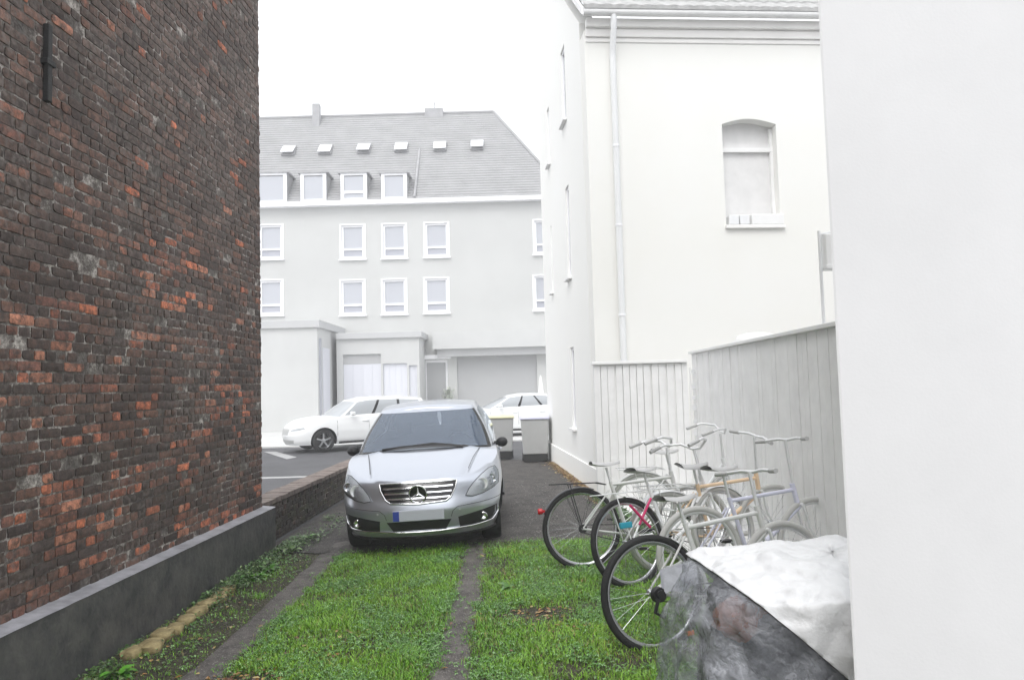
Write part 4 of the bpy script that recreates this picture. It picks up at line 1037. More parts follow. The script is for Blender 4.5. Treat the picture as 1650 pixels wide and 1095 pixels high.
mb = MB(); bm = bmesh.new(); bmesh.ops.create_icosphere(bm, subdivisions=4, radius=1)
rp = Vector((1.0, 3.36, .74))
V = [(rp.x + v.co.x * .13 * (1 + .4 * noise.noise(v.co * 2)), rp.y + v.co.y * .10, rp.z + v.co.z * .09 * (1 + .5 * noise.noise(v.co * 2.6))) for v in bm.verts]; Fc = [tuple(v.index for v in f.verts) for f in bm.faces]; bm.free()
mb.add(V, Fc); tag(mb.build('cloth_bundle', M['pile_rust'], None, 60), 'reddish brown crumpled bundle under the clear plastic', 'bundle')
mb = MB(); mb.grid(lambda u, v: pile_pt(u, v, .0, 1.0, 0), 180, 90); cv = mb.build('plastic_cover', M['clear_plastic'], None, 60, weld=True)
tag(cv, 'crumpled clear plastic sheet draped over the dark pile', 'plastic sheet')
# white sheet over the top: added for the white veil, cut along its edge
P1, P2, P3 = Vector((.93,3.95,.86)), Vector((.88,3.10,.88)), Vector((1.45,3.05,.52))
P1 = atY(1108, 893, 3.95); P2 = atY(1200, 963, 3.2); P3 = atY(1372, 1097, 3.02)
P2 = P2 + Vector((.0, 0, 0)); E1 = Vector((0, 0, H)); 
nrm = (P3 - P1).cross(Vector((0, 0, H + .25)) - P1).normalized()
if nrm.z < 0: nrm = -nrm
mb = MB(); mb.grid(lambda u, v: pile_pt(u, v, .012, 1.0, 0), 260, 130)
veil_obj = mb.build('veil_sheet', M['veil_white'], None, 60, weld=True)
bm = bmesh.new(); bm.from_mesh(veil_obj.data)
bmesh.ops.bisect_plane(bm, geom=bm.verts[:] + bm.edges[:] + bm.faces[:], plane_co=P1, plane_no=nrm, clear_inner=True)
bm.to_mesh(veil_obj.data); bm.free(); finish(veil_obj.data, 60)
tag(veil_obj, 'white tarpaulin added on the plastic covered pile, standing in for a white veil', 'overlay')
so = veil_obj.modifiers.new('thick', 'SOLIDIFY'); so.thickness = .004

# ------------------------------------------------------------------ near right wall
mb = MB(); mb.prism([(1.19, 2.74), (9, 2.50), (9, 2.95), (1.42, 3.0)], -.1, 9, 'z'); rwall = mb.build('rendered_wall', M['right_wall'], None, bevel=.012)
tag(rwall, 'smooth white rendered wall standing closest at the right edge', 'wall')

# ------------------------------------------------------------------ right house
dv = Vector((L0.x - L1.x, L0.y - L1.y, 0)).normalized()     # along side wall, away from camera
nv_ = Vector((-dv.y, dv.x, 0))                              # towards the alley (left)
hc = Vector((xline(11.9), 11.9, 0)) + nv_ * -.0
HM = Matrix(((-nv_.x, dv.x, 0, hc.x), (-nv_.y, dv.y, 0, hc.y), (0, 0, 1, 0), (0, 0, 0, 1)))   # local x = right, y = away
hrz = math.atan2(-nv_.y, -nv_.x)
hs = empty('house', (hc.x, hc.y, 0), hrz, 'tall pale cream house with arched window and tiled eave at the right', 'house')
HI = HM.inverted()
def toside(px, py): return HI @ onplane(px, py, hc, nv_)
def tofront(px, py): return HI @ onplane(px, py, hc, dv)
EZ = tofront(1130, 52).z; DEP = (HI @ Vector((L0.x, L0.y, 0))).y; SL = .82; W = 8
win = [tofront(1161, 200), tofront(1258, 362)]; wx0, wx1, wz0, wz1 = win[0].x, win[1].x, win[1].z, win[0].z
wx0 += .02
# front wall with arched opening
def arch(x0, x1, z0, z1, rise=.10, n=12):
    return [(x0, z0), (x1, z0)] + [(x1 + (x0 - x1) * k / n, z1 + rise * math.sin(math.pi * k / n)) for k in range(n + 1)]
mb = MB(); zt_ = wz1 + .2
mb.box((0, 0, -.1), (wx0, .4, EZ)); mb.box((wx1, 0, -.1), (W, .4, EZ)); mb.box((wx0, 0, -.1), (wx1, .4, wz0)); mb.box((wx0, 0, zt_), (wx1, .4, EZ))
n = 12
for k in range(n):
    xa = wx0 + (wx1 - wx0) * k / n; xb = wx0 + (wx1 - wx0) * (k + 1) / n; za = wz1 + .09 * math.sin(math.pi * k / n); zb_ = wz1 + .09 * math.sin(math.pi * (k + 1) / n)
    mb.prism([(xa, za), (xb, zb_), (xb, zt_), (xa, zt_)], 0, .4, 'y')
mb.box((.4, .401, -.1), (W, DEP, EZ - .3))
mb.build('front_wall', M['cream'], hs)
mb = MB(); mb.box((wx0 - .01, .22, wz0), (wx1 + .01, .26, wz1 + .12)); f = mb.build('window', M['blind'], hs)
mb = MB(); cx = (wx0 + wx1) / 2
for a, b in ((wx0, wx0 + .05), (wx1 - .05, wx1)): mb.box((a, .16, wz0), (b, .219, wz1 - .02))
zm = wz1 - .42; mb.box((wx0, .155, zm), (wx1, .219, zm + .07)); mb.box((wx0, .165, wz0), (wx1, .219, wz0 + .06)); mb.build('frame', M['veiled_grey'], f)
mb = MB(); mb.box((wx0 - .02, -.06, wz0 - .06), (wx1 + .06, .2, wz0 - .002)); mb.build('sill', M['cornice'], f, bevel=.008)
mb = MB(); mb.box((wx0 + .04, -.05, wz0 + .002), (wx0 + .2, .10, wz0 + .16)); mb.box((wx0 + .22, -.05, wz0 + .002), (wx0 + .38, .10, wz0 + .16)); tag(mb.build('window_box', M['white_frame'], f, bevel=.01))
mb = MB(); mb.box((wx0 + .42, -.05, wz0 + .002), (wx1 + .04, .10, wz0 + .17)); mb.build('planter', M['veiled_grey'], f, bevel=.01)
# side (gable) wall with window niches
Z2 = EZ + SL * DEP
wins = []
for (px0, py0, px1, py1) in ((903, 88, 913, 190), (881, 180, 887, 262), (911, 305, 921, 445), (887, 365, 892, 470), (919, 560, 929, 690)):
    a = toside(px0, py0); b = toside(px1, py1); wins.append((min(a.y, b.y), max(a.y, b.y), b.z, a.z))
mb = MB(); ys = sorted(set([.401, DEP] + [w_[0] for w_ in wins] + [w_[1] for w_ in wins]))
for y0_, y1_ in zip(ys, ys[1:]):
    if y1_ - y0_ < 1e-4: continue
    ym_ = (y0_ + y1_) / 2; ws_ = sorted([w_ for w_ in wins if w_[0] < ym_ < w_[1]], key=lambda w_: w_[2]); z = -.1
    for w_ in ws_: 
        if w_[2] > z: mb.box((-.004, y0_, z), (.3, y1_, w_[2]))
        z = w_[3]
    mb.prism([(y0_, z), (y1_, z), (y1_, EZ + SL * y1_), (y0_, EZ + SL * y0_)], -.004, .3, 'x')
mb.build('side_wall', M['side_render'], hs)
for i, (a, b, c, d) in enumerate(wins):
    mb = MB(); mb.box((.06, a - .01, c - .01), (.10, b + .01, d + .01)); wn = mb.build('window', M['pale_glass'], hs)
    mb = MB(); mb.box((.03, a, c), (.059, a + .06, d)); mb.box((.03, b - .06, c), (.059, b, d)); mb.box((.03, a + .06, d - .06), (.059, b - .06, d)); mb.build('frame', M['far_frame'], wn)
    mb = MB(); mb.box((-.08, a - .05, c - .05), (.03, b + .05, c - .005)); mb.build('sill', M['veiled_grey'], wn, bevel=.006)
mb = MB(); mb.box((-.03, 0.0, -.1), (-.0045, DEP + .02, .42)); mb.build('plinth', M['side_render'], hs, bevel=.006)
mb = MB(); mb.box((.02, -.12, EZ + .02), (W, .0, EZ + .16)); mb.box((.02, -.055, EZ - .12), (W, .0, EZ + .018)); mb.box((.02, -.02, EZ - .20), (W, 0, EZ - .122)); mb.build('cornice', M['cornice'], hs, bevel=.012)
mb = MB(); mb.tube([(-.05, -.24, EZ + .20), (W, -.24, EZ + .20)], .07, 14); mb.build('gutter', M['veiled_grey'], hs, 60)
# roof tiles: courses of pantiles
mb = MB(); ln = DEP + .35; nC = 16
for r_ in range(nC):
    y0_ = -.32 + r_ * .34; z0_ = EZ + .24 + (y0_ + .32) * SL
    def tf(u, v, y0_=y0_, z0_=z0_):
        x = -.06 + (W + .06) * u; y = y0_ + .38 * v
        return (x, y, z0_ + .38 * v * SL + .035 * (1 - v) + .022 * abs(math.sin(x * math.pi / .22)))
    mb.grid(tf, int(W / .22 * 6), 2)
    mb.grid(lambda u, v, y0_=y0_, z0_=z0_: (-.06 + (W + .06) * u, y0_, z0_ - .02 + (.055 + .022 * abs(math.sin((-.06 + (W + .06) * u) * math.pi / .22))) * v), int(W / .22 * 6), 1)
rf = mb.build('roof', M['house_tile'], hs, 50)
mb = MB(); mb.box((-.1, -.3, EZ + .0), (-.06, .0, EZ + .001)); 
mb = MB(); mb.prism([(-.34, EZ + .10), (-.34, EZ + .22), (DEP, EZ + .22 + SL * (DEP + .34)), (DEP, EZ + .05 + SL * (DEP + .34))], -.10, -.062, 'x'); mb.build('barge_board', M['veiled_grey'], hs)
mb = MB(); q = tofront(990, 60).x; q2 = tofront(998, 590).x; qx = (q + q2) / 2
mb.tube([(qx, -.24, EZ + .16), (qx, -.22, EZ - .05), (qx, -.09, EZ - .35), (qx, -.07, EZ - .5), (qx, -.07, 0.1)], .05, 14); dp = mb.build('downpipe', M['pale_pipe'], hs, 60)
mb = MB()
for z in (1.9, 2.85, 4.3, 5.6): mb.lathe([(.056, z), (.06, z + .02), (.056, z + .04)], 14, 'z', (qx, -.07, 0), caps=False)
mb.build('bracket', M['far_frame'], dp, 50)

# ------------------------------------------------------------------ board fence (two runs), veil put into its pale tone
fx0 = atY(960, 700, 11.3).x; FH = 2.12
fa = empty('board_fence', (fx0, 11.3, 0), 0, 'vertical board fence, boards and gaps whitened by a painted-in veil, in front of the cream house', 'fence')
mb = MB(); rnd = random.Random(8); x = 0; Wf = 1.42
while x < Wf: 
    w_ = .098; mb.box((x + .004, rnd.uniform(-.006, .006), .05), (min(x + w_, Wf), .024, FH - .06 + rnd.uniform(-.01, .01))); x += w_ + (.006 if rnd.random() < .5 else .028)
mb.build('boards', M['veiled_grey'], fa)
mb = MB(); mb.box((0, .0255, .05), (Wf, .035, FH - .0505)); mb.build('backing', M['fence_gap'], fa)
mb = MB(); mb.box((-.03, -.05, FH - .05), (Wf, .12, FH - .005)); mb.build('cap_rail', M['fence_gap'], fa, bevel=.006)
mb = MB()
for x in (0.0, Wf - .09): mb.box((x, .0355, 0), (x + .09, .10, FH - .06))
mb.build('post', M['veiled_grey'], fa)
fb = empty('board_fence', (2.64, 11.0, 0), 0, 'taller board fence, whitened by a painted-in veil, running forward along the bicycles', 'fence')
mb = MB(); y = 0
sl = (2.46 - 2.64) / (-7.5)
mb.M = Matrix(((1, sl, 0, 0), (0, 1, 0, 0), (0, 0, 1, 0), (0, 0, 0, 1)))
while y > -7.6:
    mb.box((rnd.uniform(-.004, .004), y - .115, .05), (.024, y - .003 - .004 * (rnd.random() < .3), FH + .06)); y -= .118
mb.box((.0245, -7.6, .05), (.0255, 0, FH + .05)); mb.build('boards', M['veiled_grey'], fb)
mb = MB(mb.M.copy()); mb.box((-.04, -7.7, FH + .062), (.10, .03, FH + .10)); mb.build('cap_rail', M['fence_gap'], fb, bevel=.006)
mb = MB(mb.M.copy())
for y in (-.1, -1.9, -3.8, -5.7, -7.6): mb.box((.026, y - .05, 0), (.10, y + .05, FH + .06))
mb.build('post', M['veiled_grey'], fb)
# white trellis with openings between the fences
tp = atY(1122, 600, 10.8)
tre = empty('trellis', (tp.x, 10.8, 0), 0, 'narrow pale trellis standing where the two fences meet', 'trellis')
mb = MB(); mb.box((-.10, 0, 0), (-.075, .03, 1.98)); mb.box((.075, 0, 0), (.10, .03, 1.98))
mb.build('stile', M['fence_gap'], tre)
for i, z in enumerate((.5, .8, 1.0, 1.18, 1.36, 1.52, 1.66, 1.9)):
    mb = MB(); mb.box((-.074, .002, z), (.074, .028, z + (.05 if i % 2 else .09))); mb.build('rung', M['white_frame'], tre, bevel=.003)

# box on pole and rounded tank behind the fence
bp_ = atY(1337, 400, 6.6); pz_ = bp_.z
po = empty('meter_box', (bp_.x, 6.6, 0), 0, 'small grey box on a thin pole rising behind the grey fence', 'box on pole')
t_ = atY(1321, 400, 6.6).x - bp_.x
mb = MB(); mb.tube([(t_, 0, 0), (t_, 0, atY(1325, 372, 6.6).z)], .014, 10); mb.tube([(t_, 0, atY(1330, 378, 6.6).z), (.10, 0, atY(1345, 372, 6.6).z)], .012, 8); mb.build('pole', M['pale_pipe'], po, 50)
mb = MB(); mb.box((t_ + .03, -.06, atY(1340, 434, 6.6).z), (.22, .08, atY(1340, 378, 6.6).z)); mb.build('cabinet', M['fence_gap'], po, bevel=.01)
mb = MB(); mb.box((t_ + .02, -.075, atY(1340, 434, 6.6).z - .001), (.23, .09, atY(1340, 428, 6.6).z)); mb.build('base_rail', M['veiled_grey'], po, bevel=.005)
tk = atY(1218, 545, 8.6)
ta = empty('water_tank', (tk.x, 8.6, 0), 0, 'pale round topped tank just showing over the grey fence', 'tank')
tz = atY(1218, 535, 8.6).z
mb = MB(); mb.lathe([(.20, 0), (.22, .05), (.22, tz - .14), (.205, tz - .10)], 28, 'z'); mb.build('drum', M['fence_gap'], ta, 50)
mb = MB(); mb.lathe([(.235, tz - .11), (.235, tz - .08), (.20, tz - .035), (.11, tz - .008), (.001, tz)], 28, 'z'); mb.build('lid', M['veiled_grey'], ta, 50)

# ------------------------------------------------------------------ wheelie bins
def wbin(px0, px1, pyb, lidm, label, rz=0, top=None):
    p = atZ((px0 + px1) / 2, pyb); w = (px1 - px0) / F * p.y
    e = empty('wheelie_bin', (p.x, p.y + .3, .0), rz, label, 'wheelie bin', 'wheelie bins beside the house'); h = 1.0; hw = w / 2
    mb = MB(); mb.add([(-hw*.86, -.24, .20), (hw*.86, -.24, .20), (hw*.86, .26, .20), (-hw*.86, .26, .20), (-hw, -.30, h), (hw, -.30, h), (hw, .34, h), (-hw, .34, h)], [(0,3,2,1),(4,5,6,7),(0,1,5,4),(1,2,6,5),(2,3,7,6),(3,0,4,7)])
    mb.build('body', M['bin_veiled'], e, bevel=.02)
    mb = MB(); mb.box((-hw*.84, -.22, .03), (hw*.84, .24, .199)); mb.build('base', M['wheel_black'], e, bevel=.01)  # bin's own dark tone, left below the painted veil
    mb = MB(); mb.box((-hw - .02, -.33, h + .002), (hw + .02, .36, h + .035)); mb.grid(lambda u, v: ((u - .5) * 2 * hw, -.31 + .64 * v, h + .036 + .035 * math.sin(math.pi * v)), 4, 10); mb.build('lid', M[lidm], e, bevel=.008)
    for sg in (-1, 1):
        mb = MB(); mb.lathe([(.10, -.03), (.10, .03)], 24, 'x', (sg * hw * .84, .22, .10)); mb.build('wheel', M['wheel_black'], e, 40)
    mb = MB(); mb.tube([(-hw*.8, .40, h - .03), (hw*.8, .40, h - .03)], .014, 8); mb.tube([(-hw*.8, .34, h - .03), (-hw*.8, .40, h - .03)], .012, 8); mb.tube([(hw*.8, .34, h - .03), (hw*.8, .40, h - .03)], .012, 8); mb.build('handle', M['bin_veiled'], e, 50)
    return e
wbin(783, 829, 741, 'bin_yellow', 'wheelie bin with yellowish lid, whitened by a painted-in veil, half hidden by the silver car')
wbin(841, 886, 746, 'bin_blue', 'wheelie bin with bluish lid, whitened by a painted-in veil, standing against the house corner')

# ------------------------------------------------------------------ far building
FY = 38.0
fbld = empty('apartment_building', (-8, FY, 0), 0, 'long grey apartment block with tiled roof, dormers and skylights across the back', 'building'); FB = (-8, FY, 0)
def fx(px, py=400, Y=FY): return atY(px, py, Y).x
def fz(py, px=650, Y=FY): return atY(px, py, Y).z
EAV = fz(330, 650); XR = atY(905, 330, FY).x; XL = -32
wl = []
for row in ((365, 416), (454, 506)):
    for c, dy in ((436, 0), (568, 0), (635, -1.5), (703, -3.5), (879, -8)):
        z1_ = atY(c, row[0] + dy - 2, FY).z; z0_ = atY(c, row[1] + dy, FY).z; x_ = atY(c, row[0], FY).x; wl.append((x_ - .58, x_ + .58, z0_, z1_))
for r_i, (za, zb_) in enumerate((( wl[0][2], wl[0][3]), (wl[5][2], wl[5][3]))):
    for xx in (-18.5, -22, -26): wl.append((xx - .58, xx + .58, za, zb_))
def wall_with_holes(mb, x0, x1, z0, z1, y0, y1, holes):
    xs = sorted(set([x0, x1] + [h[0] for h in holes] + [h[1] for h in holes]))
    for a, b in zip(xs, xs[1:]):
        if b - a < 1e-4: continue
        c = (a + b) / 2; z = z0
        for h in sorted([h for h in holes if h[0] < c < h[1]], key=lambda h: h[2]):
            if h[2] > z: mb.box((a, y0, z), (b, y1, h[2]))
            z = h[3]
        mb.box((a, y0, z), (b, y1, z1))
# ground floor openings
gd = (fx(737, 620), fx(866, 620), -.1, fz(572, 800)); dr = (fx(684, 620), fx(722, 620), -.1, fz(580, 700))
mb = MB(); wall_with_holes(mb, XL, XR, -.1, EAV, FY, FY + .35, wl + [gd, dr]); mb.box((XL, FY + 6, -.1), (XR, FY + 9, EAV)); mb.build('wall', M['far_wall'], fbld, rel=FB)
for (a, b, c, d) in wl:
    mb = MB(); y0 = FY + .05; fr_ = .10
    mb.box((a, y0, c), (a + fr_, y0 + .06, d)); mb.box((b - fr_, y0, c), (b, y0 + .06, d)); mb.box((a + fr_, y0, d - fr_), (b - fr_, y0 + .06, d)); mb.box((a + fr_, y0, c), (b - fr_, y0 + .06, c + fr_)); zt3 = c + .42
    mb.box((a + fr_, y0, zt3), (b - fr_, y0 + .06, zt3 + fr_))
    for q_ in ((a - .09, a, c - .05, d + .07), (b, b + .09, c - .05, d + .07)): mb.box((q_[0], FY - .03, q_[2]), (q_[1], FY + .02, q_[3]))
    mb.box((a, FY - .03, d), (b, FY + .02, d + .07))
    w_ = mb.build('window', M['far_frame'], fbld, rel=FB)
    mb = MB(); mb.box((a + .02, y0 + .062, zt3), (b - .02, y0 + .09, d)); mb.build('pane', M['far_pane'], w_, rel=FB)
    mb = MB(); mb.box((a + .02, y0 + .062, c), (b - .02, y0 + .09, zt3)); mb.build('lower_pane', M['far_pane_low'], w_, rel=FB)
    mb = MB(); mb.box((a - .14, FY - .12, c - .12), (b + .14, FY + .04, c - .055)); mb.build('sill', M['far_frame'], w_, rel=FB)
# eave gutter
mb = MB(); mb.box((XL, FY - .40, EAV), (XR + .3, FY + .36, EAV + .22)); mb.build('gutter', M['far_frame'], fbld, rel=FB)
# roof
RS = 1.29; RD = 4.5; XH = atY(795, 173, FY + RD).x; NR = 36
mb = MB(); E0 = EAV + .22
for r_ in range(NR):
    t0 = r_ / NR; t1 = (r_ + 1) / NR
    y0 = FY - .3 + (RD + .3) * t0; y1 = FY - .3 + (RD + .3) * t1; z0_ = E0 + (RD + .3) * RS * t0; z1_ = E0 + (RD + .3) * RS * t1
    xr0 = XR + .3 + (XH - XR - .3) * t0; xr1 = XR + .3 + (XH - XR - .3) * t1; lift = .075
    mb.add([(XL, y0, z0_ + lift), (xr0, y0, z0_ + lift), (xr1, y1, z1_ + .01), (XL, y1, z1_ + .01), (XL, y0, z0_ - .02), (xr0, y0, z0_ - .02)], [(0,1,2,3), (4,5,1,0)])
    # hip side
    yb0 = FY + 9.3 - (9.6 - RD - .3) * t0; yb1 = FY + 9.3 - (9.6 - RD - .3) * t1
    mb.add([(xr0, y0, z0_ + lift), (xr0, yb0, z0_ + lift), (xr1, yb1, z1_ + .01), (xr1, y1, z1_ + .01)], [(0,1,2,3)])
    mb.add([(XL, yb0, z0_), (xr0, yb0, z0_ + lift), (xr1, yb1, z1_ + .01), (XL, yb1, z1_)], [(0,1,2,3)])
rfo = mb.build('roof', M['far_roof'], fbld, rel=FB)
def roofy(z): return FY - .3 + (z - E0) / RS
mb = MB(); zr_ = E0 + (RD + .3) * RS; mb.tube([(XL, FY + RD, zr_ + .03), (XH, FY + RD, zr_ + .03)], .11, 8); mb.tube([(XH, FY + RD, zr_ + .03), (XR + .3, FY - .3, E0 + .08)], .09, 8); mb.build('ridge_tiles', M['far_roof'], rfo, 50, rel=FB)
mb = MB(); c0 = atY(510, 180, FY + RD - .4); mb.box((c0.x - .2, FY + RD - .6, zr_ - 1), (c0.x + .2, FY + RD - .2, atY(510, 169, FY + RD - .4).z)); mb.build('chimney', M['slate'], rfo, rel=FB)
mb = MB(); c0 = atY(700, 175, FY + RD); mb.box((c0.x - .55, FY + RD - .25, zr_ - .4), (c0.x + .5, FY + RD + .3, zr_ + .28)); mb.tube([(c0.x, FY + RD, zr_), (c0.x, FY + RD, zr_ + .75)], .03, 6); mb.tube([(c0.x - .2, FY + RD, zr_ + .6), (c0.x + .15, FY + RD, zr_ + .6)], .02, 6); mb.build('vent_stack', M['slate'], rfo, rel=FB)
for i, px in enumerate((466, 525, 587, 647, 709, 769)):
    py = 246 - i * 1.8; z_ = atY(px, py, FY + 2.2).z; y_ = roofy(z_); p = atY(px, py, y_)
    for _ in range(4): y_ = roofy(p.z); p = atY(px, py, y_)
    sd = Matrix.Translation((p.x, y_, p.z + .08)) @ Matrix.Rotation(math.atan(RS), 4, 'X'); mb = MB(sd)
    op = .07 if i in (0, 2, 5) else .02
    mb.box((-.36, -.42, 0), (-.30, .42, .10)); mb.box((.30, -.42, 0), (.36, .42, .10)); mb.box((-.30, -.42, 0), (.30, -.36, .10)); mb.box((-.30, .36, 0), (.30, .42, .10)); w_ = mb.build('skylight', M['slate'], rfo, rel=FB)
    mb = MB(sd @ Matrix.Translation((0, .40, .10)) @ Matrix.Rotation(-.12 - op, 4, 'X')); mb.box((-.34, -.90, 0), (.34, -.16, .05)); mb.build('pane', M['white_frame'], w_, rel=FB)
# dormers
DH = atY(635, 279, FY).z
for i, (pa, pb) in enumerate(((410, 465), (487, 528), (551, 593), (616, 657))):
    a = atY(pa, 300, FY).x; b = atY(pb, 300, FY).x; z0_ = E0 + .02; z1_ = atY((pa + pb) / 2, 282, FY).z
    yb = roofy(z1_) + .3; y0 = FY - .28
    mb = MB(); mb.prism([(y0, z0_), (y0, z1_), (yb + .4, z1_ + .06), (roofy(z0_) + .1, z0_)], a, a + .10, 'x'); mb.prism([(y0, z0_), (y0, z1_), (yb + .4, z1_ + .06), (roofy(z0_) + .1, z0_)], b - .10, b, 'x')
    mb.box((a + .10, y0 - .0, z1_ - .14), (b - .10, yb + .4, z1_)); mb.box((a - .12, y0 - .12, z1_ + .001), (b + .12, yb + .5, z1_ + .07)); d_ = mb.build('dormer', M['slate'], fbld, rel=FB)
    mb = MB(); g_ = .17; mb.box((a + .0, y0 - .05, z0_), (a + g_, y0 - .001, z1_)); mb.box((b - g_, y0 - .05, z0_), (b, y0 - .001, z1_)); mb.box((a + g_, y0 - .05, z1_ - g_ * .6), (b - g_, y0 - .001, z1_)); mb.box((a + g_, y0 - .05, z0_), (b - g_, y0 - .001, z0_ + g_ * .6))
    if i == 2: mb.box((a + g_, y0 - .05, z0_ + .35), (b - g_, y0 - .001, z0_ + .48))
    wf_ = mb.build('window', M['far_frame'], d_, rel=FB)
    mb = MB(); mb.box((a + .12, y0 + .01, z0_ + .01), (b - .12, y0 + .04, z1_ - .15)); mb.build('pane', M['far_pane'], d_, rel=FB)
# downpipe on roof joint
mb = MB(); q0 = atY(668, 330, FY - .35); mb.tube([(q0.x, FY - .4, EAV + .3), (q0.x, roofy(E0 + 3.4) - .05, E0 + 3.4)], .07, 6); mb.build('roof_joint', M['slate'], fbld, rel=FB)
# garage, door
mb = MB(); mb.box((gd[0], FY + .14, 0), (gd[1], FY + .18, gd[3]))
for k in range(14): mb.box((gd[0], FY + .128, .1 + k * .22), (gd[1], FY + .139, .12 + k * .22 + .08))
mb.build('garage_door', M['garage_door'], fbld, rel=FB)
mb = MB(); mb.box((dr[0] + .1, FY + .14, 0), (dr[1] - .1, FY + .18, dr[3] - .1)); d_ = mb.build('door', M['garage_door'], fbld, rel=FB)
mb = MB(); mb.box((dr[0], FY + .06, 0), (dr[0] + .11, FY + .139, dr[3])); mb.box((dr[1] - .11, FY + .06, 0), (dr[1], FY + .139, dr[3])); mb.box((dr[0] + .11, FY + .06, dr[3] - .12), (dr[1] - .11, FY + .139, dr[3])); mb.build('frame', M['far_frame'], d_, rel=FB)
mb = MB(); mb.box((dr[0] - .1, FY - .35, dr[3] + .05), (dr[1] + .2, FY - .001, dr[3] + .25)); mb.build('door_canopy', M['far_frame'], fbld, rel=FB)
cy = 37.1; mb = MB(); mb.box((atY(697, 560, cy).x, cy, atY(780, 560, cy).z), (XR + 2, FY - .002, atY(780, 533, cy).z)); mb.build('canopy', M['annex_wall'], fbld, rel=FB)
mb = MB(); mb.box((atY(697, 560, cy).x + .2, cy + .3, atY(780, 572, cy).z), (XR + 2, FY - .002, atY(780, 560, cy).z - .002)); mb.build('canopy_beam', M['annex_band'], fbld, rel=FB)

# annexes
AY = 33.0; ax1 = atY(512, 600, AY).x; az = atY(470, 516, AY).z
an = empty('annex', (ax1 - 3, AY, 0), 0, 'flat roofed grey annex block at the left behind the brick wall', 'annex'); AN = (ax1 - 3, AY, 0)
AY2 = 35.5
mb = MB(); mb.box((-26, AY, -.1), (ax1, FY - .005, az - .35)); mb.build('wall', M['annex_wall'], an, rel=AN)
mb = MB(); mb.box((-26.1, AY - .12, az - .349), (ax1 + .12, FY - .004, az)); mb.build('roof_edge', M['annex_band'], an, rel=AN, bevel=.02)
mb = MB(); mb.box((ax1 + .002, AY + .25, .0), (ax1 + .03, AY + .6, az - .8)); mb.build('window', M['far_pane_low'], an, rel=AN)
mb = MB(); mb.box((ax1 + .002, AY + .8, .05), (ax1 + .05, AY + 2.0, az - 1.2)); mb.build('door', M['white_door'], an, rel=AN)
bx0, bx1 = ax1 + .25, atY(676, 600, AY2).x; bz = atY(610, 535, AY2).z
ab = empty('annex', ((bx0 + bx1) / 2, AY2, 0), 0, 'low flat roofed annex with pale blue-white garage doors behind the white car', 'annex'); ABp = ((bx0 + bx1) / 2, AY2, 0)
o1 = (atY(553, 600, AY2).x, atY(614, 600, AY2).x, -.1, atY(600, 570, AY2).z); o2 = (atY(617, 600, AY2).x, atY(656, 600, AY2).x, -.1, atY(636, 585, AY2).z); o3 = (atY(659, 600, AY2).x, atY(672, 600, AY2).x, -.1, atY(665, 588, AY2).z)
mb = MB(); wall_with_holes(mb, bx0, bx1, -.1, bz - .3, AY2, AY2 + .3, [o1, o2, o3]); mb.box((bx0, AY2 + 1.5, -.1), (bx1, FY - .006, bz - .3)); mb.box((bx1 - .3, AY2 + .3, -.1), (bx1, AY2 + 1.5, bz - .3)); mb.build('wall', M['annex_wall'], ab, rel=ABp)
mb = MB(); mb.box((bx0, AY2 - .15, bz - .299), (bx1 + .15, FY - .004, bz)); mb.build('roof_edge', M['annex_band'], ab, rel=ABp, bevel=.02)
zc_ = atY(585, 586, AY2).z
for i, o_ in enumerate((o1, o2, o3)):
    top_ = zc_ if i == 0 else o_[3]
    mb = MB(); mb.box((o_[0], AY2 + .12, 0), (o_[1], AY2 + .16, top_ - .002))
    for k in range(1, 4): xx = o_[0] + (o_[1] - o_[0]) * k / 4; mb.box((xx - .02, AY2 + .10, 0.05), (xx + .02, AY2 + .119, top_ - .05))
    mb.build('garage_door', M['white_door'], ab, rel=ABp)
mb = MB(); mb.box((o1[0], AY2 + .11, zc_), (o1[1], AY2 + .17, o1[3])); mb.build('transom_panel', M['garage_door'], ab, rel=ABp)

# folded parasol near the garage, potted plant by the door
pp_ = atZ(871, 680); ps = empty('parasol', (atY(872, 640, 30).x, 30, 0), 0, 'folded white parasol standing beside the grey garage door', 'parasol')
zt5 = atY(872, 604, 30).z
mb = MB(); mb.lathe([(.02, 0), (.02, zt5)], 10, 'z'); mb.build('pole', M['pale_pipe'], ps, 50)
mb = MB(); mb.grid(lambda u, v: ((lambda a, r_: (r_ * math.cos(a), r_ * math.sin(a), .9 + (zt5 - .95) * v))(u * 6.2832, (.17 - .14 * v ** .8) * (1 + .22 * math.cos(8 * u * 6.2832)))), 64, 12); mb.build('canopy', M['parasol'], ps, 60)
mb = MB(); mb.lathe([(.25, 0), (.25, .06), (.05, .09)], 20, 'z'); mb.build('base', M['veiled_grey'], ps, 40)
pt = atY(722, 640, 37.4); pe = empty('potted_plant', (pt.x, 37.4, 0), 0, 'pale potted plant beside the house door under the canopy', 'potted plant')
mb = MB(); mb.lathe([(.16, 0), (.22, .4), (.23, .42), (.20, .42)], 20, 'z'); mb.build('pot', M['white_frame'], pe, 40)
V = []; Fc = []; C = []; rnd = random.Random(77)
for _ in range(260):
    a = rnd.random() * 6.28; r_ = rnd.random() * .3; leaf(V, Fc, C, (r_ * math.cos(a), r_ * math.sin(a), .45 + rnd.random() * 1.2), a, rnd.uniform(-.2, 1.2), .22, .09, (.55, .58, .52))
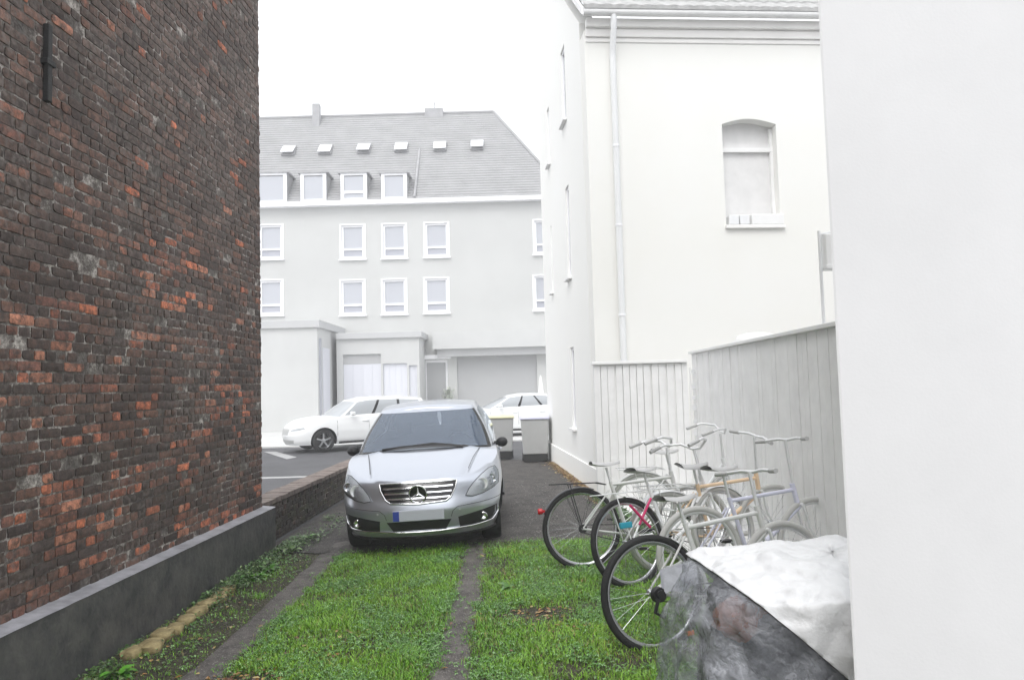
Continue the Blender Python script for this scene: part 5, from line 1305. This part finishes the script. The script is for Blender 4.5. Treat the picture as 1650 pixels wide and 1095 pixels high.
mesh_col('foliage', V, Fc, C, M['leafy'], pe, smooth=None)

# ------------------------------------------------------------------ haze
HZ = .004
if HZ:
    mb = MB(); mb.box((-60, -25, -1.1), (40, 60, 21)); hz = mb.build('haze', mat('haze')); tag(hz, 'thin pale haze in the air', 'haze', kind='stuff')
    m = hz.data.materials[0]; nt = m.node_tree; nt.nodes.remove(nt.nodes['Principled BSDF']); v = nt.nodes.new('ShaderNodeVolumePrincipled')
    v.inputs['Density'].default_value = HZ; v.inputs['Color'].default_value = (.95,.96,.98,1); nt.links.new(v.outputs[0], nt.nodes['Material Output'].inputs['Volume'])

# ------------------------------------------------------------------ light
w = bpy.data.worlds.new('World'); SC.world = w; w.use_nodes = True; nt = w.node_tree; bg = nt.nodes['Background']
sky = nt.nodes.new('ShaderNodeTexSky'); sky.sky_type = 'NISHITA'; sky.sun_disc = False; sky.sun_elevation = R(50); sky.sun_rotation = R(200); sky.air_density = 1.0; sky.dust_density = 5; sky.ozone_density = 1
hsn = nt.nodes.new('ShaderNodeHueSaturation'); hsn.inputs['Saturation'].default_value = .16
cl = nt.nodes.new('ShaderNodeMix'); cl.data_type = 'RGBA'; cl.inputs['Factor'].default_value = .6; cl.inputs['B'].default_value = (13, 13.2, 13.6, 1)
nt.links.new(sky.outputs[0], hsn.inputs['Color']); nt.links.new(hsn.outputs[0], cl.inputs['A']); nt.links.new(cl.outputs['Result'], bg.inputs['Color'])
bg.inputs['Strength'].default_value = .10
sd_ = bpy.data.lights.new('sun', 'SUN'); sd_.energy = .6; sd_.angle = R(30); sd_.color = (1, .98, .95); so_ = bpy.data.objects.new('sun', sd_); COL.objects.link(so_)
so_.rotation_euler = (R(35), 0, R(-20))
so_.location = (0, 0, 20)
SC.view_settings.view_transform = 'Standard'; SC.view_settings.look = 'None'; SC.view_settings.exposure = .8; SC.view_settings.gamma = 1
SC.cycles.use_denoising = True
SC.cycles.volume_bounces = 1; SC.cycles.max_bounces = 8; SC.cycles.transparent_max_bounces = 16
